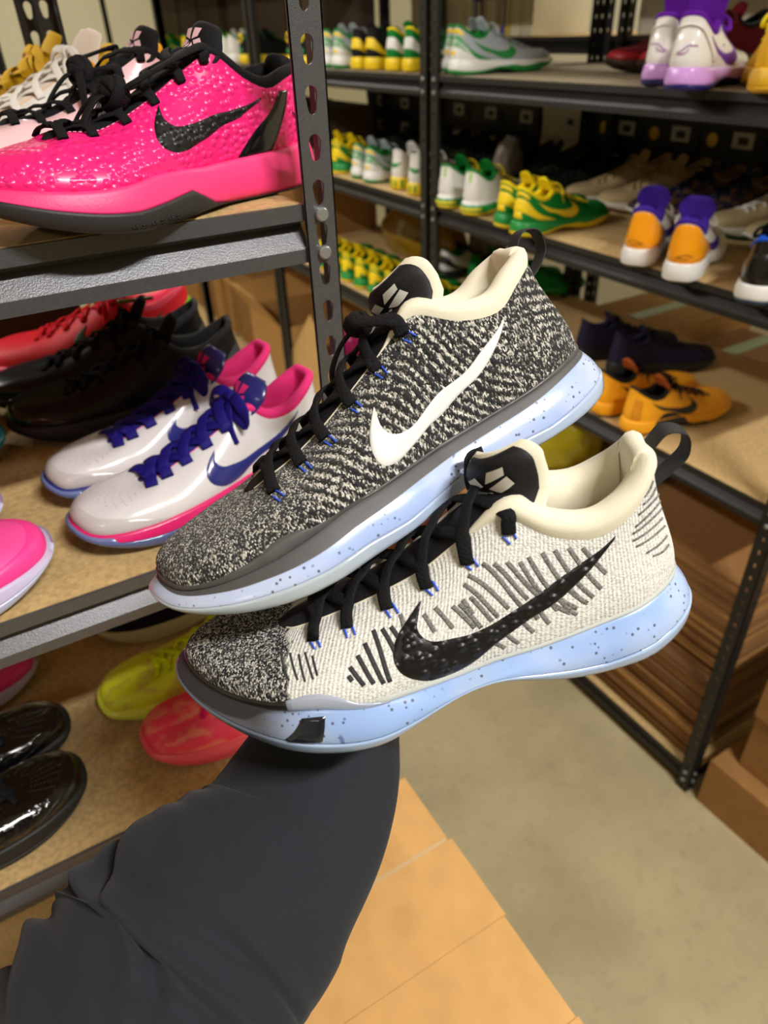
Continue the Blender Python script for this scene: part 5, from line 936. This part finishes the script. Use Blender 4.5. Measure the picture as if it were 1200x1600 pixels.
# kraft box and sheet low in the second and third bays of the right unit
carton('cardboard_box', (.44, .42, .36), (1.19, 3.06, RZ[3]+.0016), 0, M_kraft, 'open kraft box with torn flaps on the bottom shelf of the third bay', flaps=[-.5, .35, .95, -.6])
carton('cardboard_box', (.40, .30, .34), (1.26, 2.50, RZ[3]+.0016), 0, M_kraft2, 'brown closed box behind the leaning cardboard sheet, second bay bottom shelf')
o_ = MB().box((-.004, -.19, -.19), (0, .19, .19)).build('cardboard_sheet', M_kraft3); o_.location = (1.155, 2.68, .345); o_.rotation_euler = (.72, .10, 0); tag(o_, 'kraft cardboard sheet standing on its corner behind the near post', 'cardboard')
blob('plastic_bag', (1.36, 2.66, RZ[3]+.0016+.344), (.07, .07, .08), mat('magenta_plastic', '#b51f6a', .3, coat=.5), 'crumpled magenta plastic bag on a brown box behind the near post', 'bag', 12)

# cartons filling the far bays of the right unit
far_ = np.random.default_rng(11); ord_ = ('first', 'second', 'third', 'fourth', 'fifth', 'sixth')
for zi, zn, hh in ((0, 'upper', .30), (1, 'middle', .16), (2, 'third', .24), (3, 'bottom', .42)):  # upper row is added dark backing, standing in for shade
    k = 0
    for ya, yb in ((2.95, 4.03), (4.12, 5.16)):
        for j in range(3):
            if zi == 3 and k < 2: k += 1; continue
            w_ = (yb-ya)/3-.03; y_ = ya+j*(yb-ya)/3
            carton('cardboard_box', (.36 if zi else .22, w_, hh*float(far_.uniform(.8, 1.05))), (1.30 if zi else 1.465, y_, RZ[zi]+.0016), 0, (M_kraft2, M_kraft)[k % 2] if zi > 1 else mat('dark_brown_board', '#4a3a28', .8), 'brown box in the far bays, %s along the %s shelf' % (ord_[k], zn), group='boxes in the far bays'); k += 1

# flattened cardboard in the bottom of the right unit: three columns of sheets
sh = [MB().box((0, 0, 0), (1, 1, 1)).build('cardboard_sheet', M_kraft2) for _ in range(1)][0]; first = True
kr = [mat('sheet_kraft_%s' % n, c, .85, var=.08, vscale=30) for n, c in (('light', '#b08349'), ('mid', '#93683a'), ('dark', '#7a5530'))]
rr_ = np.random.default_rng(4)
COLS = ((.600, .985), (.990, 1.385), (1.390, 1.715)); place_w = ('nearest the end post', 'in the middle of the bottom shelf', 'nearest the middle post')
for ci, (y0, y1) in enumerate(COLS):
    z = RZ[3]+.0016; top = (.60, .575, .55)[ci]; k = 0
    while z < top:
        h = float(rr_.choice([.0075, .009, .0105, .012])); o = sh if first else sh.copy()
        if not first: COL.objects.link(o)
        first = False
        back = 0.028 if z > .335 else 0.0
        o.location = (1.158+back+float(rr_.choice([0, .004, .008, .03])), y0+float(rr_.uniform(0, .004)), z); o.scale = (.48, y1-y0-.006, h-.0008)
        o.material_slots[0].material = kr[int(rr_.choice([0, 1, 1, 2]))]
        tag(o, 'flattened brown cardboard box lying within the stack %s' % place_w[ci], 'cardboard', 'flattened boxes '+place_w[ci]); z += h; k += 1
    o['label'] = 'topmost flattened brown cardboard box of the stack %s' % place_w[ci]
blob('plastic_bag', (1.27, 1.27, .584), (.09, .12, .13), mat('yellow_plastic', '#b3a312', .35, coat=.4), 'crumpled yellow plastic bag on the flattened cardboard under the third shelf', 'bag', 21)
# big carton in front of the near unit with a flattened sheet on its top
carton('cardboard_box', (.86, .40, .690), (-.555, .135, 0), 0, M_kraft, 'large brown cardboard carton under the flat sheet, below the arm')
fr = empty('cardboard_sheet', (.324, .34, .694), 0, 'flattened tan cardboard sheet with a pale tape line, below the arm', 'cardboard')
MF = mat('floor_kraft', '#d6a564', .8, var=.06, vscale=24, bump=.15, bscale=200)
for i, (a, b) in enumerate([(-.235, -.1474), (-.1470, -.0214), (-.0210, .0946), (.0950, .2065)]):
    MB().box((-.93, a, .0005), (-.003*(i % 2)-.002*(i == 3), b, .0055+.0002*(i % 2)), .0005).build('panel', MF, fr)
MB().box((-.62, .0935, .0059), (-.008, .0990, .0064)).build('tape', mat('pale_tape', '#d3b183', .4), fr)

# ------------------------------------------------------------------ the rack behind: shoe boxes, binders, white boxes
BX = mat('black_shoe_box', '#161614', .45); LB = mat('white_label', '#cfcdc6', .6); GOLD = mat('gold_foil', '#e6b848', .3, metal=.5); WBX = mat('white_shoe_box', '#d9d2bd', .6)
rk = empty('shelving_unit', (0, 0, 0), 0, 'black steel shelving unit standing behind the long right unit, holding shoe boxes', 'shelving unit')
ZK = (1.555, 1.19, .555, .075)
shelf_unit(rk, 1.765, (.60, 3.6), 2.30, ZK, 'y', M_steel2)
for yy in (.57, 1.70, 2.62, 3.6):
    place_mb(keyhole_post(0, 2.03, .03, .03, .003, .62), lambda x, y, z: (1.761+y, yy-x, z)).build('post', M_steel2, rk) if yy < 3 else MB().box((1.761, yy, 0), (1.764, yy+.03, 2.03)).build('post', M_steel2, rk)
def shoe_box(y, z, w, m, gold, label, h=.088, x=1.785, lid=True):
    r = empty('shoe_box', (x, y, z), 0, label, 'box', 'shoe boxes on the rack behind')
    MB().box((0, 0, 0), (.31, w, h*.74), .001).build('box_body', m, r); MB().box((-.002, -.002, h*.66), (.312, w+.002, h), .0012).build('box_lid', m, r)
    lb = MB().box((-.0036, w*.16, h*.36), (-.0022, w*.16+.060, h*.36+.036)).build('label_sticker', LB, r); MB().box((-.0042, w*.16+.014, h*.36+.008), (-.0036, w*.16+.044, h*.36+.026)).build('label_print', mat('label_ink', '#3b3b3b', .7), lb)
    if gold: MB().disc((-.002, w*.80, h*.5), (-1, 0, 0), .0165, .0012, 20, .1).build('gold_seal', GOLD, r)
rows_ = []
z0 = 1.1916
nn_ = ('lowest', 'middle', 'top')
for ci, y in enumerate((1.02, 1.215, 1.41, 1.605)):
    for k in range(3):
        if k == 2 and ci > 3: continue
        shoe_box(y, z0+k*.089, .19, BX, True, 'black shoe box with white sticker and gold seal, %s of column %s behind' % (nn_[k], ('one', 'two', 'three', 'four')[ci]))
for ci, y in enumerate((2.055, 2.25, 2.445, 2.64, 2.835, 3.03)):
    for k in range(3):
        shoe_box(y, z0+k*.089, .19, BX, False, 'black shoe box with white sticker, %s of column %s left of the white boxes' % (nn_[k], ('one', 'two', 'three', 'four', 'five', 'six')[ci]))
for k in range(3): shoe_box(1.84, z0+k*.089, .195, WBX, False, 'white shoe box, %s of the white column between black shoe boxes' % nn_[k])
for k in range(2): shoe_box(.80, z0+k*.089, .19, WBX, False, 'white shoe box at the right edge, %s of its column' % ('lower', 'upper')[k])
# upper shelf of that rack: binders and white boxes
zz = ZK[0]+.0016
bnd = [('#e6dfc2', .075), ('#e9e1c6', .07), ('#8f8fc0', .02), ('#2a2460', .035), ('#b9ad8d', .10), ('#4a46a0', .02), ('#c9b04a', .025), ('#d9cfae', .05), ('#c9c2a8', .06)]
y = 2.62
for k, (c, w) in enumerate(bnd):
    y -= w+.003; r = empty('box_file', (1.80, y, zz), 0, ('cream box file first in the row on the rack behind', 'cream box file second in the row on the rack behind', 'thin lilac box file on the rack behind', 'dark navy box file on the rack behind', 'wide tan box file with paper edges on the rack behind', 'thin blue box file on the rack behind', 'thin yellow box file on the rack behind', 'pale box file on the rack behind, second from the post', 'grey cream box file on the rack behind, beside the post')[k], 'box file', 'files on the rack behind')
    MB().box((0, 0, 0), (.24, w, .22), .002).build('file_case', mat('file_'+str(k) if False else 'file_tone_%s' % c[1:], c, .6), r)
    MB().box((-.001, w*.25, .03), (0, w*.75, .10)).build('spine_label', mat('spine_paper', '#d7d2bf', .7), r)
for k, (yy, w) in enumerate(((2.64, .20), (1.25, .22), (1.49, .19))):
    shoe_box(yy, zz, w, WBX, False, ('white carton on the top of the rack behind, left of the files', 'white carton on the top of the rack behind, farther right of its post', 'white carton on the top of the rack behind, just right of its post')[k], h=.17)
# cream cartons stacked under the files shelf
# neighbour rack behind the near unit
rk2 = empty('shelving_unit', (0, 0, 0), 0, 'black keyhole post and shelves of the rack behind the near unit', 'shelving unit')
for nm_, (x, y, z) in (): pass
place_mb(keyhole_post(0, 2.03, .030, .030), lambda x, y, z: (.186+x, 1.20+y, z)).build('post', M_steel2, rk2)
place_mb(keyhole_post(0, 2.03, .030, .030), lambda x, y, z: (.186+x, 1.80-y, z)).build('post', M_steel2, rk2)
shelf_unit(rk2, 1.204, (-.95, .16), 1.796, (1.19, .857, .1), 'x', M_steel2)

for k, (xx, hh) in enumerate(((-.92, .26), (-.56, .28), (-.20, .25))):  # cartons added to darken the shelf back and block lamp light
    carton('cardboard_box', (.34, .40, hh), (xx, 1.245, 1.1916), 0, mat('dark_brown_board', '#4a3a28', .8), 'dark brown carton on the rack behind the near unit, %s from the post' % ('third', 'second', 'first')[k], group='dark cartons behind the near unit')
